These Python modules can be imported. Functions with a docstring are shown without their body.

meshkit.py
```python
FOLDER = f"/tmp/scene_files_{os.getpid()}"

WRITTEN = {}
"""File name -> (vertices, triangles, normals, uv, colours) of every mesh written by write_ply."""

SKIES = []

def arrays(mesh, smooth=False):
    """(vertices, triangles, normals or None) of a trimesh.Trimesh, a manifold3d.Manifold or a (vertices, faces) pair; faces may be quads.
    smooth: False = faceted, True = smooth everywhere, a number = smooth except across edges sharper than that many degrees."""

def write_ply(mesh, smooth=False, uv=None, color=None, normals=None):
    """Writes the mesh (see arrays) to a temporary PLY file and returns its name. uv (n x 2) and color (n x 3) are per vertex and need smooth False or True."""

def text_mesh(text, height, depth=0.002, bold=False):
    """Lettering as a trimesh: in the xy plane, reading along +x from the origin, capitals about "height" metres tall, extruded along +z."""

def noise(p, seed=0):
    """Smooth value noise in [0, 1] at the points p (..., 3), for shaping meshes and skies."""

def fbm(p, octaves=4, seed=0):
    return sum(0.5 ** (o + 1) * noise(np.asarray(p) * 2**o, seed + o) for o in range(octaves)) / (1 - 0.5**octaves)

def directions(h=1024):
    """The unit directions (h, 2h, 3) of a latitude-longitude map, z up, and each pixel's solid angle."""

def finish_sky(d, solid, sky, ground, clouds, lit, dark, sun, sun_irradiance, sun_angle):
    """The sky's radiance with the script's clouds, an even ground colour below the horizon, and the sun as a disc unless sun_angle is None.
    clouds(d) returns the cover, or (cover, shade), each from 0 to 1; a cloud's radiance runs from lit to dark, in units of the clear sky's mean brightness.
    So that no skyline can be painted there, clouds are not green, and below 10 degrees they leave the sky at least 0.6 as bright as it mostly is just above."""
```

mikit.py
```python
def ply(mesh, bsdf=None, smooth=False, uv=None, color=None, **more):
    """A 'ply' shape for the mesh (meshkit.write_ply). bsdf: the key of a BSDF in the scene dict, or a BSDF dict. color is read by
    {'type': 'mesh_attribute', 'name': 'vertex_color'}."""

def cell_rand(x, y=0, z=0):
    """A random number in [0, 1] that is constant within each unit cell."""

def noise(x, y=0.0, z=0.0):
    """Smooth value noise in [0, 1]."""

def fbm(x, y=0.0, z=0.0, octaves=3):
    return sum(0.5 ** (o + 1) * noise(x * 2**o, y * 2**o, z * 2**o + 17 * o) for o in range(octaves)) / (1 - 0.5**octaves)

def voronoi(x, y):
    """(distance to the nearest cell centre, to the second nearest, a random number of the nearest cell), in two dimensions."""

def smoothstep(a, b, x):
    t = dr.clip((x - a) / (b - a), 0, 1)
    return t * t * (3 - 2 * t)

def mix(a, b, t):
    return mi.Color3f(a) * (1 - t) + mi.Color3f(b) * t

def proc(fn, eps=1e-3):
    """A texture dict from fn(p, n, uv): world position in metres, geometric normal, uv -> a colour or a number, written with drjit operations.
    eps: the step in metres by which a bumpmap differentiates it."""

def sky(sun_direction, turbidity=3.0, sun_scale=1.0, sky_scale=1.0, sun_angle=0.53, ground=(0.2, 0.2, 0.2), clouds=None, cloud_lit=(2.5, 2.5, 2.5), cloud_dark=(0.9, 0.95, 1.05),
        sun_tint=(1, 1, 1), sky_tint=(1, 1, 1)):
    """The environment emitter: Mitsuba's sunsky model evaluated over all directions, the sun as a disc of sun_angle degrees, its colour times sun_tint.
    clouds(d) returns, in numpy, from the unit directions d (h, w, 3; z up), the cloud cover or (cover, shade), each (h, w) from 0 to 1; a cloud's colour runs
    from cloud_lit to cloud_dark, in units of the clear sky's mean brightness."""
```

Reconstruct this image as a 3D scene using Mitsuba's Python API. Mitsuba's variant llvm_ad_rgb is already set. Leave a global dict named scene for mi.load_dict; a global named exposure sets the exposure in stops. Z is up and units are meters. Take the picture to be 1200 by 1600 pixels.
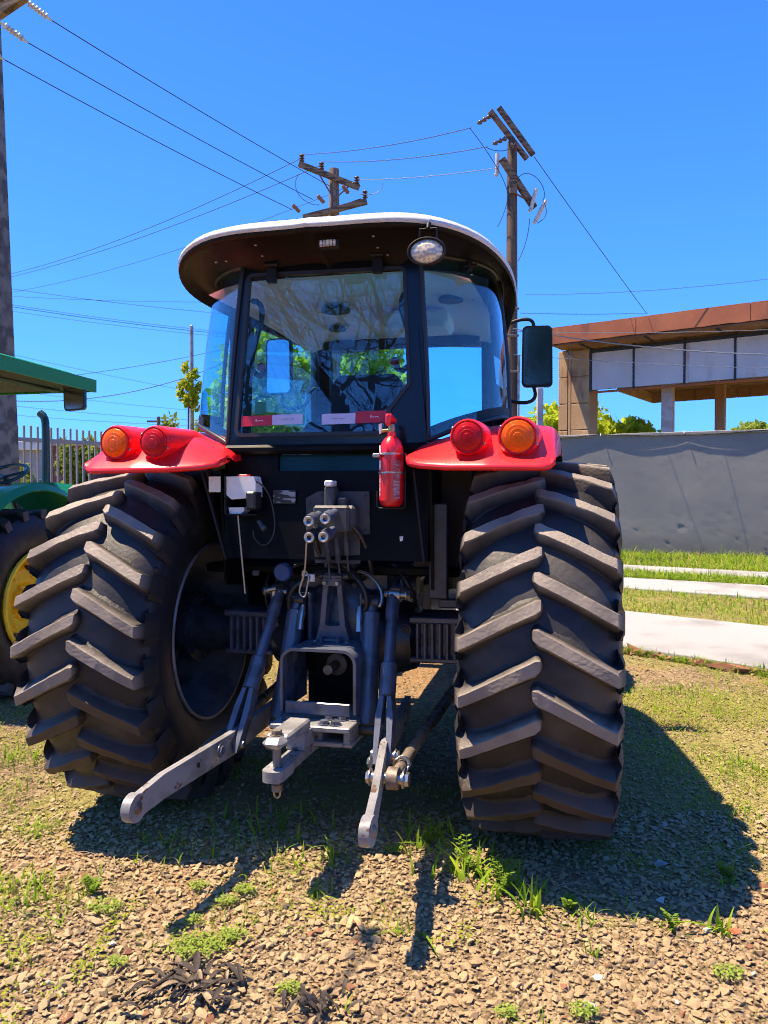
import math, random
import numpy as np, trimesh, mitsuba as mi, drjit as dr
import manifold3d as m3
from shapely.geometry import Polygon, LineString, box as sbox
from shapely import affinity
import mikit, meshkit
from mikit import proc, noise, fbm, voronoi, smoothstep, mix, cell_rand

# ---------------------------------------------------------------- camera, sky, exposure
F_PX, CAM_H, PITCH = 1213.0, 1.4857, math.atan(26.9 / 1213.0)
YAW, TX, TY = 0.2245, -0.1908, 3.7218              # where the red tractor stands: its rear axle on the ground
CY, SY = math.cos(YAW), math.sin(YAW)
SUN_T = np.array([-0.39, -0.07, 1.0])              # towards the sun, seen from the tractor (sun high, from its left)
SUN = np.array([SUN_T[0] * CY + SUN_T[1] * SY, -SUN_T[0] * SY + SUN_T[1] * CY, 1.0])
exposure = 3.0
T = mi.ScalarTransform4f
scene, labels = {}, {}
scene['camera'] = {
    'type': 'perspective', 'fov': math.degrees(2 * math.atan(600 / F_PX)), 'fov_axis': 'x', 'near_clip': 0.05, 'far_clip': 2000.0,
    'to_world': T().look_at(origin=[0, 0, CAM_H], target=[0, math.cos(PITCH), CAM_H - math.sin(PITCH)], up=[0, 0, 1]),
}
scene['sky'] = mikit.sky(SUN.tolist(), turbidity=3.2, sky_tint=(0.41, 1.04, 2.15), sky_scale=0.53, sun_tint=(1.0, 0.95, 0.86), ground=(0.22, 0.17, 0.12))
R_ = np.random.default_rng(11)
random.seed(5)

# ---------------------------------------------------------------- helpers
def tractor_point(q):
    return np.array([TX + q[0] * CY + q[1] * SY, TY - q[0] * SY + q[1] * CY, q[2]])

YARD_YAW, YARD_X, YARD_Y = 0.2693, -0.1712, 3.7289  # the lie of the yard: paths and grass bands run across it
def yard_point(q):
    c, s = math.cos(YARD_YAW), math.sin(YARD_YAW)
    return np.array([YARD_X + q[0] * c + q[1] * s, YARD_Y - q[0] * s + q[1] * c, q[2]])

def frame(x, y, yaw, z=0.0):
    return T().translate([x, y, z]).rotate([0, 0, 1], -math.degrees(yaw))

TRACTOR = frame(TX, TY, YAW)

def cat(*ms):
    flat = []
    for m in ms:
        flat += m if isinstance(m, list) else [m]
    return trimesh.util.concatenate(flat)

def hull(pts):
    return trimesh.convex.convex_hull(np.asarray(pts, float))

def bx(x0, x1, y0, y1, z0, z1, b=0.006):
    """A box with chamfered edges."""
    pts = []
    b = min(b, (x1 - x0) * .45, (y1 - y0) * .45, (z1 - z0) * .45)
    for x, dx in ((x0, b), (x1, -b)):
        for y, dy in ((y0, b), (y1, -b)):
            for z, dz in ((z0, b), (z1, -b)):
                pts += [(x, y + dy, z + dz), (x + dx, y, z + dz), (x + dx, y + dy, z)]
    return hull(pts)

def unit(v):
    v = np.asarray(v, float)
    return v / (np.linalg.norm(v) + 1e-12)

def sweep(pts, r, sides=10, cap=True):
    """A tube along points, radius a number or one per point."""
    p = np.asarray(pts, float)
    n = len(p)
    r = np.broadcast_to(np.asarray(r, float), (n,))
    t = np.gradient(p, axis=0)
    t /= np.linalg.norm(t, axis=1, keepdims=True) + 1e-12
    a = np.cross(t[0], [0, 0, 1.0] if abs(t[0][2]) < .9 else [1.0, 0, 0]); a = unit(a)
    A = [a]
    for i in range(1, n):
        a = A[-1] - t[i] * np.dot(A[-1], t[i]); A.append(unit(a))
    A = np.array(A); B = np.cross(t, A)
    ang = np.arange(sides) * 2 * np.pi / sides
    v = p[:, None] + r[:, None, None] * (np.cos(ang)[None, :, None] * A[:, None] + np.sin(ang)[None, :, None] * B[:, None])
    v = v.reshape(-1, 3)
    f = []
    for i in range(n - 1):
        for j in range(sides):
            k = (j + 1) % sides
            f += [[i * sides + j, i * sides + k, (i + 1) * sides + k], [i * sides + j, (i + 1) * sides + k, (i + 1) * sides + j]]
    if cap:
        v = np.vstack([v, p[0], p[-1]])
        c0, c1 = len(v) - 2, len(v) - 1
        for j in range(sides):
            k = (j + 1) % sides
            f += [[c0, k, j], [c1, (n - 1) * sides + j, (n - 1) * sides + k]]
    return trimesh.Trimesh(v, np.array(f)[:, ::-1], process=False)

def spline(pts, n=24):
    from scipy.interpolate import CubicSpline
    p = np.asarray(pts, float)
    s = np.concatenate([[0], np.cumsum(np.linalg.norm(np.diff(p, axis=0), axis=1))])
    return CubicSpline(s, p)(np.linspace(0, s[-1], n))

def rod(a, b, r, r1=None, sides=14):
    return sweep([a, b], [r, r if r1 is None else r1], sides)

def lathe(profile, axis='z', at=(0, 0, 0), n=48):
    """Revolve (radius, height) pairs round an axis."""
    pr = np.asarray(profile, float)
    ang = np.arange(n) * 2 * np.pi / n
    v = np.stack([pr[:, None, 0] * np.cos(ang), pr[:, None, 0] * np.sin(ang), np.broadcast_to(pr[:, 1:2], (len(pr), n))], -1).reshape(-1, 3)
    f = []
    for i in range(len(pr) - 1):
        for j in range(n):
            k = (j + 1) % n
            f += [[i * n + j, i * n + k, (i + 1) * n + k], [i * n + j, (i + 1) * n + k, (i + 1) * n + j]]
    m = trimesh.Trimesh(v, f, process=False)
    if axis == 'x':
        m.vertices = m.vertices[:, [2, 0, 1]]
    elif axis == 'y':
        m.vertices = m.vertices[:, [0, 2, 1]]; m.faces = m.faces[:, ::-1]
    m.vertices = m.vertices + np.asarray(at)
    return m

def plate(poly, t, o, u, v, bevel=0.0):
    """A polygon (shapely, or a list of points) in the plane o + a*u + b*v, made t thick along u x v."""
    if not isinstance(poly, Polygon):
        poly = Polygon(poly)
    m = trimesh.creation.extrude_polygon(poly, t, engine='earcut')
    u, v = unit(u), unit(v); w = np.cross(u, v)
    V = m.vertices
    m.vertices = np.asarray(o) + V[:, :1] * u + V[:, 1:2] * v + V[:, 2:] * w
    return m

def rounded(pts, r):
    p = Polygon(pts)
    return p.buffer(-r).buffer(r, quad_segs=6)

def grid(P):
    """A sheet through an (a, b, 3) array of points."""
    P = np.asarray(P, float); a, b = P.shape[:2]
    i, j = np.meshgrid(np.arange(a - 1), np.arange(b - 1), indexing='ij')
    q = np.stack([i * b + j, (i + 1) * b + j, (i + 1) * b + j + 1, i * b + j + 1], -1).reshape(-1, 4)
    return trimesh.Trimesh(P.reshape(-1, 3), np.vstack([q[:, [0, 1, 2]], q[:, [0, 2, 3]]]), process=False)

def shell(P, t):
    """A closed sheet of thickness t through an (a, b, 3) array of points (thickened against its normals)."""
    P = np.asarray(P, float)
    du, dv = np.gradient(P, axis=0), np.gradient(P, axis=1)
    n = np.cross(du, dv); n /= np.linalg.norm(n, axis=-1, keepdims=True) + 1e-12
    Q = P - n * t
    A, B = grid(P), grid(Q); B.faces = B.faces[:, ::-1]
    a, b = P.shape[:2]
    rim = np.concatenate([np.arange(b), np.arange(1, a) * b + b - 1, (a - 1) * b + np.arange(b - 2, -1, -1), np.arange(a - 2, 0, -1) * b])
    nxt = np.roll(rim, -1); k = a * b
    side = np.vstack([np.stack([rim, rim + k, nxt], 1), np.stack([nxt, rim + k, nxt + k], 1)])
    return trimesh.Trimesh(np.vstack([A.vertices, B.vertices]), np.vstack([A.faces, B.faces + k, side]), process=False)

def ball(c, r, sub=2, scale=(1, 1, 1)):
    m = trimesh.creation.icosphere(subdivisions=sub, radius=1.0)
    m.vertices = m.vertices * np.asarray(scale) * r + np.asarray(c)
    return m

def bolt(at, axis, r=0.014, h=0.014):
    """A hexagon bolt head."""
    a = unit(axis); at = np.asarray(at, float)
    return cat(sweep([at, at + a * h * .25], r * 1.35, 14), sweep([at + a * h * .25, at + a * h], r, 6))

def key_of(k):
    if k not in scene and k not in used:
        used.add(k); return k
    i = 1
    while f'{k}_{i:03d}' in scene or f'{k}_{i:03d}' in used:
        i += 1
    used.add(f'{k}_{i:03d}')
    return f'{k}_{i:03d}'
used = set()

GROUPS = {'power_line': 'power lines overhead', 'jumper_wire': 'jumper wires on the poles', 'leaf_mat': 'mats of tiny leaves on the gravel', 'grass_tuft': 'weeds and grass tufts in the yard', 'stone': 'loose stones on the gravel',
          'wood_chip': 'wood chips on the gravel', 'utility_pole': 'utility poles', 'shrub': 'bushes behind the fence', 'evergreen_tree': 'trees behind the camera', 'house': 'houses behind the fence', 'low_tree': 'low trees beyond the wall',
          'broadleaf_tree': 'trees seen through the cab windows', 'withered_plant': 'withered plants on the gravel', 'tractor': 'tractors parked in the yard'}
def put(name, mesh, mat, smooth=30, parent=None, tw=None, label=None, cat_=None, group=None, kind=None, color=None):
    """One entry of the scene: the mesh (or a ready shape dict) under parent + '__' + name."""
    k = key_of((parent + '__' if parent else '') + name)
    d = dict(mesh) if isinstance(mesh, dict) else mikit.ply(mesh, mat, smooth=smooth, color=color)
    if tw is None and parent:
        tw = place.get(parent.split('__')[0])
    if tw is not None:
        d['to_world'] = tw
    scene[k] = d
    L = {}
    if label: L['label'] = label
    if cat_: L['category'] = cat_
    if not group and not parent and label: group = GROUPS.get(name)
    if group: L['group'] = group
    if kind: L['kind'] = kind
    if L: labels[k] = L
    return k
place = {}

def thing(name, label, cat_, tw=None, group=None):
    k = key_of(name)
    if tw is not None: place[k] = tw
    labels[k] = {'label': label, 'category': cat_}
    group = group or GROUPS.get(name)
    if group: labels[k]['group'] = group
    return k

# ---------------------------------------------------------------- materials
def rgb(*c): return {'type': 'rgb', 'value': list(c)}
def principled(color, rough=.5, metal=0.0, coat=0.0, spec=.5, bump=None, bump_scale=1.0, **kw):
    b = {'type': 'principled', 'base_color': color if isinstance(color, dict) else rgb(*color), 'roughness': rough, 'metallic': metal, 'clearcoat': coat, 'specular': spec, **kw}
    if coat: b['clearcoat_gloss'] = .95
    if bump is not None:
        b = {'type': 'bumpmap', 'arbitrary': bump, 'scale': bump_scale, 'bsdf': b}
    return {'type': 'twosided', 'bsdf': b}

def speckle(base, other, scale, lo=.45, hi=.7, octv=4):
    return proc(lambda p, n, uv: mix(base, other, smoothstep(lo, hi, fbm(p.x * scale, p.y * scale, p.z * scale, octv))))

M = {}
def mat(name, b):
    scene['m_' + name] = b; M[name] = 'm_' + name
mat('black_paint', principled(speckle((.003, .0033, .004), (.006, .0055, .0055), 9), .42, spec=.12))
mat('black_plastic', principled((.009, .009, .0095), .5, spec=.3))
mat('roof_under', principled((.006, .0055, .0055), .5, spec=.2))
mat('white_roof', principled(speckle((.52, .52, .51), (.42, .42, .41), 3), .35, coat=.4))
mat('red', principled(speckle((.76, .012, .016), (.68, .010, .014), 5), .3, coat=.6))
mat('red_bottle', principled((.62, .006, .012), .3, coat=.7))
mat('gray_paint', principled(speckle((.075, .086, .118), (.045, .05, .062), 14), .34, spec=.6, coat=.7))  # hitch grey with the blue skylight of the shade mixed into the base
mat('lit_gray_paint', principled(proc(lambda p, n, uv: mix(mix((.22, .22, .225), (.15, .15, .15), smoothstep(.4, .7, fbm(p.x * 14.0, p.y * 14.0, p.z * 14.0, 4))), (.10, .06, .04), smoothstep(.66, .74, fbm(p.x * 30.0, p.y * 30.0, p.z * 30.0, 3)))), .42))  # same hitch grey, made lighter to carry the sunlight on links and drawbar
mat('gray_dark', principled(speckle((.022, .026, .038), (.014, .015, .018), 14), .38, spec=.55, coat=.5))
mat('gray_plate', principled(speckle((.065, .065, .07), (.04, .04, .043), 16), .5, spec=.3))
mat('steel', principled((.42, .41, .39), .32, metal=.9))
mat('old_steel', principled(speckle((.20, .17, .14), (.12, .075, .045), 25), .55, metal=.35))
mat('brass', principled((.42, .30, .14), .4, metal=.8))
mat('hose', principled((.02, .02, .021), .42))
mat('blue_cap', principled((.03, .07, .22), .4))
mat('white_plastic', principled((.74, .73, .70), .4))
mat('white_label', principled(proc(lambda p, n, uv: mix((.40, .26, .30), (.36, .06, .08), smoothstep(.42, .55, noise(p.z * 330.0, (p.x + p.y) * 25.0)))), .5))
mat('placard', principled(proc(lambda p, n, uv: mix((.03, .03, .03), (.30, .29, .28), smoothstep(.56, .62, noise(p.z * 150.0, (p.x + p.y) * 40.0)))), .5))
mat('sticker_red', principled((.42, .012, .03), .35, coat=.3))
mat('sticker_white', principled((.50, .47, .62), .35, coat=.3))
mat('sticker_mark', principled((.75, .6, .65), .5))
mat('rim_gray', principled(speckle((.16, .16, .17), (.09, .085, .08), 8), .45, metal=.2))
mat('headliner', principled((.68, .62, .95), .8))
mat('gloss_black', principled((.004, .0045, .006), .22, spec=.55))
mat('interior', principled((.025, .026, .03), .6))
mat('seat_cloth', principled((.03, .033, .04), .85))
mat('mirror_glass', {'type': 'twosided', 'bsdf': {'type': 'roughconductor', 'material': 'Al', 'alpha': .02, 'specular_reflectance': rgb(.55, .58, .6)}})
mat('green_paint', principled((.006, .21, .04), .35, coat=.3))
mat('dark_green', principled((.006, .035, .04), .35, coat=.4))
mat('yellow_paint', principled(speckle((.92, .66, .016), (.80, .55, .014), 7), .35, coat=.4))
mat('glass', {'type': 'thindielectric', 'int_ior': 1.62, 'ext_ior': 1.0, 'specular_transmittance': rgb(.42, .88, 1.0), 'specular_reflectance': rgb(.9, .97, 1.0)})
mat('teal_glass', principled((.004, .03, .035), .15, spec=.3))
mat('clear_glass', {'type': 'thindielectric', 'int_ior': 1.5, 'ext_ior': 1.0, 'specular_transmittance': rgb(.72, .96, 1.0)})
mat('lens_red', principled(proc(lambda p, n, uv: mix((.55, .006, .012), (.36, .003, .006), noise(p.x * 160.0, p.y * 160.0, p.z * 160.0))), .3, spec=.2, coat=.15))
mat('lens_amber', principled(proc(lambda p, n, uv: mix((.86, .135, .003), (.70, .07, .002), noise(p.x * 160.0, p.y * 160.0, p.z * 160.0))), .3, spec=.2, coat=.15))
mat('lens_clear', principled(proc(lambda p, n, uv: mix((.80, .66, .42), (.42, .36, .32), smoothstep(.35, .65, noise((p.x + p.y) * 140.0, 0.0, p.z * 110.0)))), .3, metal=.2, coat=.5))
# rubber: black, with pale brown soil dust ground into the worn lug faces
mat('rubber', principled(proc(lambda p, n, uv: mix((.014, .014, .017), (.055, .049, .044), smoothstep(.42, .75, fbm(p.x * 4.0, p.y * 4.0, p.z * 4.0, 4)))), .5, spec=.35,
     bump=proc(lambda p, n, uv: fbm(p.x * 60.0, p.y * 60.0, p.z * 60.0, 3) * .0012, eps=.002)))
VC0 = {'type': 'mesh_attribute', 'name': 'vertex_color'}
mat('lug_rubber', principled(VC0, .6, bump=proc(lambda p, n, uv: fbm(p.x * 110.0, p.y * 110.0, p.z * 110.0, 3) * .0025, eps=.002)))
mat('tread_rubber', principled((.07, .064, .058), .65))
def wood(base, dark):
    return proc(lambda p, n, uv: mix(base, dark, smoothstep(.35, .7, fbm(p.x * 26.0, p.y * 26.0, p.z * 1.6, 4))))
mat('pole_wood', principled(wood((.13, .085, .055), (.055, .036, .026)), .85))
mat('pole_wood_pale', principled(wood((.26, .19, .14), (.12, .08, .055)), .85))
mat('arm_wood', principled(proc(lambda p, n, uv: mix((.20, .135, .085), (.07, .045, .03), smoothstep(.4, .65, fbm((p.x + p.y) * 5.0, p.z * 28.0, 0.0, 4)))), .85))
mat('pole_concrete', principled(speckle((.17, .15, .135), (.07, .062, .056), 5, .35, .65), .85))
mat('porcelain', principled((.10, .05, .035), .25, coat=.6))
mat('porcelain_pale', principled((.55, .50, .44), .3, coat=.4))
mat('porcelain_brown', principled((.22, .11, .08), .3, coat=.4))
mat('wire', principled((.025, .03, .04), .6))
mat('wire_pale', principled((.17, .19, .22), .5))
mat('galvanised', principled(speckle((.34, .33, .32), (.22, .20, .185), 6), .5, metal=.4))
mat('fence_paint', principled((.27, .24, .215), .55))
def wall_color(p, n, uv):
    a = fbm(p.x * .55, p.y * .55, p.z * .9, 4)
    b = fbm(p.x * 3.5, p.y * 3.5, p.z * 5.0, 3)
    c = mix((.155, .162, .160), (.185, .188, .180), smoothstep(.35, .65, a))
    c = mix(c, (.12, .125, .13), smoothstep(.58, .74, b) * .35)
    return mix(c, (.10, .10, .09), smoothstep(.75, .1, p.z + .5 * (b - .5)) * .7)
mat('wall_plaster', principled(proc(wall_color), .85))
mat('wall_cap', principled(speckle((.20, .20, .19), (.12, .12, .115), 3), .85))
def rust(a, b, c, s):
    return proc(lambda p, n, uv: mix(mix(a, b, smoothstep(.35, .68, fbm(p.x * s, p.y * s, p.z * s * .6, 4))), c, smoothstep(.58, .75, fbm(p.x * s * 2.0 + 9.0, p.y * s * 2.0, p.z * s * .5, 3))))
mat('rust_red', principled(rust((.36, .115, .045), (.29, .085, .035), (.20, .065, .032), 1.2), .7))
mat('rust_tan', principled(rust((.46, .30, .15), (.38, .23, .11), (.25, .13, .06), 1.5), .75))
mat('rust_soffit', principled(rust((.24, .13, .075), (.16, .08, .05), (.10, .055, .035), 1.2), .8))
mat('white_panel', principled(rust((.58, .55, .53), (.50, .47, .45), (.40, .34, .29), .9), .6))
mat('pale_post', principled(speckle((.50, .44, .42), (.40, .33, .30), 3), .7))
mat('orange_post', principled(rust((.42, .23, .12), (.34, .17, .08), (.2, .09, .05), 2.0), .75))
mat('house_white', principled(speckle((.68, .67, .64), (.55, .53, .50), 1.2), .8))
mat('house_gray', principled(speckle((.32, .31, .32), (.25, .24, .24), 1.2), .8))
mat('house_brick', principled(speckle((.26, .11, .08), (.17, .08, .06), 2.0), .85))
mat('dark_glass', principled((.02, .025, .03), .1, spec=.8))
mat('bark', principled(speckle((.16, .12, .085), (.085, .06, .045), 12), .9))
mat('bark_dark', principled(speckle((.036, .028, .022), (.02, .016, .013), 12), .9))
mat('pale_wood', principled(speckle((.50, .34, .16), (.38, .24, .11), 40), .8))
mat('straw', principled((.34, .27, .17), .8))
mat('charred', principled(speckle((.035, .027, .022), (.07, .055, .04), 30), .85))
mat('dry_leaf', principled(speckle((.27, .20, .12), (.15, .105, .06), 30), .8))
def leafmat(name, c, rough=.5, dt=.9):
    mat(name, {'type': 'principledthin', 'base_color': c if isinstance(c, dict) else rgb(*c), 'roughness': rough, 'diff_trans': dt, 'spec_trans': 0.0})
VC = {'type': 'mesh_attribute', 'name': 'vertex_color'}
leafmat('leaf', VC)
leafmat('grass', VC, .5, .8)
mat('vertex_matte', principled(VC, .85))
def ground_color(p, n, uv):
    a = fbm(p.x * 1.3, p.y * 1.3, 0.0, 4)
    d = fbm(p.x * 34.0, p.y * 34.0, 3.0, 4)
    soil = mix((.275, .20, .115), (.17, .122, .068), smoothstep(.35, .65, d))
    soil = mix(soil, (.30, .18, .09), smoothstep(.55, .7, a) * .6)
    green = mix((.17, .20, .033), (.25, .225, .055), d)
    dist = dr.sqrt(p.x * p.x + p.y * p.y)
    cover = smoothstep(.52, .62, fbm(p.x * .8 + 4.0, p.y * .8, 1.0, 4) + smoothstep(4.5, 12.0, dist) * .16)
    return mix(soil, green, cover * .55)
mat('soil', principled(proc(ground_color), .95, spec=.15, bump=proc(lambda p, n, uv: fbm(p.x * 42.0, p.y * 42.0, 0.0, 4) * .06, eps=.003)))
mat('concrete', principled(proc(lambda p, n, uv: mix((.222, .222, .208), (.158, .155, .142), smoothstep(.45, .75, fbm(p.x * 2.2, p.y * 2.2, p.z * 2.0, 4)))), .85))
mat('concrete_edge', principled(speckle((.24, .10, .05), (.17, .10, .06), 9), .9))
# ---------------------------------------------------------------- ground, paths
def soft_height(x, y):
    p = np.stack([x * .9, y * .9, x * 0], -1)
    return (meshkit.fbm(p, 3, seed=4) - .5) * .05
gx = np.concatenate([[-900, -300, -90, -40, -20], np.linspace(-9, 11, 101), [20, 40, 90, 300, 900]])
gy = np.concatenate([[-600, -100, -30, -10], np.linspace(-3, 22, 126), [30, 50, 90, 300, 900]])
GX, GY = np.meshgrid(gx, gy, indexing='ij')
fade = np.clip((np.hypot(GX, GY - 3) - 2.5) / 5, 0, 1) * (np.abs(GX) < 12) * (GY < 23)
put('ground', grid(np.stack([GX, GY, soft_height(GX, GY) * fade * .6 - .004], -1)), M['soil'], smooth=True, kind='structure', label='brown earth with thin patchy grass under the gravel')

def t2w(X, Y, z=0.0):
    return yard_point((X, Y, z))
def strip_path(name, a, b, half_len0, half_len1, top, label):
    """A poured concrete strip from tractor-frame line Y = a + slope*X to b."""
    n = 40
    xs = np.linspace(half_len0, half_len1, n)
    rr = np.random.default_rng(int(abs(a[0]) * 100))
    P = []
    for k, (off, z) in enumerate([(0, -.05), (0, top - .012), (.012, top), (.0, top), (0, top - .012), (0, -.05)]):
        row = []
        for x in xs:
            ya, yb = a[0] + a[1] * x, b[0] + b[1] * x
            y = ya + (.012 if k == 2 else 0) + rr.normal(0, .006) if k < 3 else yb + rr.normal(0, .006)
            row.append(t2w(x, y, z))
        P.append(row)
    put(name, grid(np.array(P)), M['concrete'], smooth=25, kind='structure', label=label)
strip_path('path', (4.99, -.62), (7.24, -.51), -1.4, 9, .05, 'wide sunlit concrete path crossing behind the right tyre')
strip_path('path_001', (9.90, -.41), (11.29, -.30), -1.5, 12, .025, 'middle concrete path strip between two bands of grass')
strip_path('path_002', (12.84, -.42), (14.04, -.36), -1.5, 14, .025, 'far narrow concrete path strip in front of the grey wall')
# the red clay edge of the near path
ce = []
for k in range(190):
    x = -.6 + R_.random() * 4.6
    if meshkit.noise(np.array([x * 1.4, 2.0, 0]), 3) < .42: continue
    s_ = R_.gamma(3, .007)
    ce.append(hull(R_.normal(size=(9, 3)) * [1.5, .8, .6] * s_ + t2w(x, 4.99 - .62 * x - .02 + R_.normal(0, .025), .012)))
put('clay_clods', cat(ce), M['concrete_edge'], smooth=False, kind='stuff', label='red clay clods along the near edge of the concrete path')

# ---------------------------------------------------------------- gravel, grass
def vol_stone(rng):
    p = rng.normal(size=(11, 3)); p /= np.linalg.norm(p, axis=1, keepdims=True)
    p *= np.array([1, .78, .42]) * rng.uniform(.8, 1.1, (11, 1))
    return hull(p)
STONES = [vol_stone(R_) for _ in range(36)]
def scatter(protos, xy, size, z, rng, colors, tilt=.24):
    V, Fc, C = [], [], []; base = 0
    which = rng.integers(0, len(protos), len(xy))
    for (x, y), s, zz, w, col in zip(xy, size, z, which, colors):
        m = protos[w]
        a, b, c = rng.uniform(0, 6.283), rng.normal(0, tilt), rng.normal(0, tilt)
        R = trimesh.transformations.euler_matrix(b, c, a)[:3, :3]
        V.append(m.vertices @ R.T * s + (x, y, zz)); Fc.append(m.faces + base); base += len(m.vertices)
        C.append(np.broadcast_to(col, (len(m.vertices), 3)))
    return trimesh.Trimesh(np.vstack(V), np.vstack(Fc), process=False), np.vstack(C)
def facet(m, c):
    """Faceted copy with per-vertex colours kept."""
    v = m.vertices[m.faces].reshape(-1, 3)
    return trimesh.Trimesh(v, np.arange(len(v)).reshape(-1, 3), process=False), c[m.faces].reshape(-1, 3)
def jitter(x0, x1, y0, y1, step, rng):
    a, b = np.meshgrid(np.arange(x0, x1, step), np.arange(y0, y1, step))
    q = np.stack([a.ravel(), b.ravel()], 1)
    return q + rng.uniform(-.5, .5, q.shape) * step
def nz(q, s, seed, octv=3):
    return meshkit.fbm(np.stack([q[:, 0] * s, q[:, 1] * s, q[:, 0] * 0], -1), octv, seed=seed)
def in_view(q, m=.55, e=.5):
    return (np.abs(q[:, 0]) < m * q[:, 1] + e) & (q[:, 1] > 1.5)
def on_path(q, grow=0.0):
    c_, s_ = math.cos(YARD_YAW), math.sin(YARD_YAW)
    d = q - np.array([YARD_X, YARD_Y]); X = d[:, 0] * c_ - d[:, 1] * s_; Y = d[:, 0] * s_ + d[:, 1] * c_
    out = np.zeros(len(q), bool)
    for a, b in (((4.99, -.62), (7.24, -.51)), ((9.90, -.41), (11.29, -.30)), ((12.84, -.42), (14.04, -.36))):
        out |= (Y > a[0] + a[1] * X - grow) & (Y < b[0] + b[1] * X + grow) & (X > -1.3)
    return out, X, Y

rg = np.random.default_rng(21)
q = np.vstack([jitter(-2.6, 2.9, 1.45, 3.6, .0192, rg), jitter(-3.2, 3.2, 3.6, 5.2, .024, rg), jitter(-4, 4, 5.2, 8.5, .036, rg)])
q = q[in_view(q)]
pth, qX, qY = on_path(q, .05)
bare = nz(q, 1.6, 3)
keep = ~pth & (rg.random(len(q)) < np.where(q[:, 1] < 3.6, .97, np.where(bare > .47, .8, .4)))
q = q[keep]
sz = np.where(rg.random(len(q)) < .3, rg.gamma(6, .0024, len(q)), rg.gamma(4, .0023, len(q))).clip(.004, .027) * np.where(q[:, 1] > 3.6, .74, 1.0)
tone = rg.random(len(q)); red = nz(q, 1.1, 9); pale = rg.random(len(q))
col = np.array([.345, .258, .138])[None] * (1 - tone[:, None]) + np.array([.258, .192, .102])[None] * tone[:, None]
w = np.clip((red - .52) / .1, 0, 1)[:, None] * .45
col = col * (1 - w) + np.array([.28, .175, .085]) * w
col = np.where((pale < .02)[:, None], np.array([.20, .09, .045]), col)
col = np.where((pale > .9965)[:, None], np.array([.40, .37, .31]), col)
col = np.where(((pale > .93) & (pale < .955))[:, None], np.array([.13, .10, .065]), col)
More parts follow.
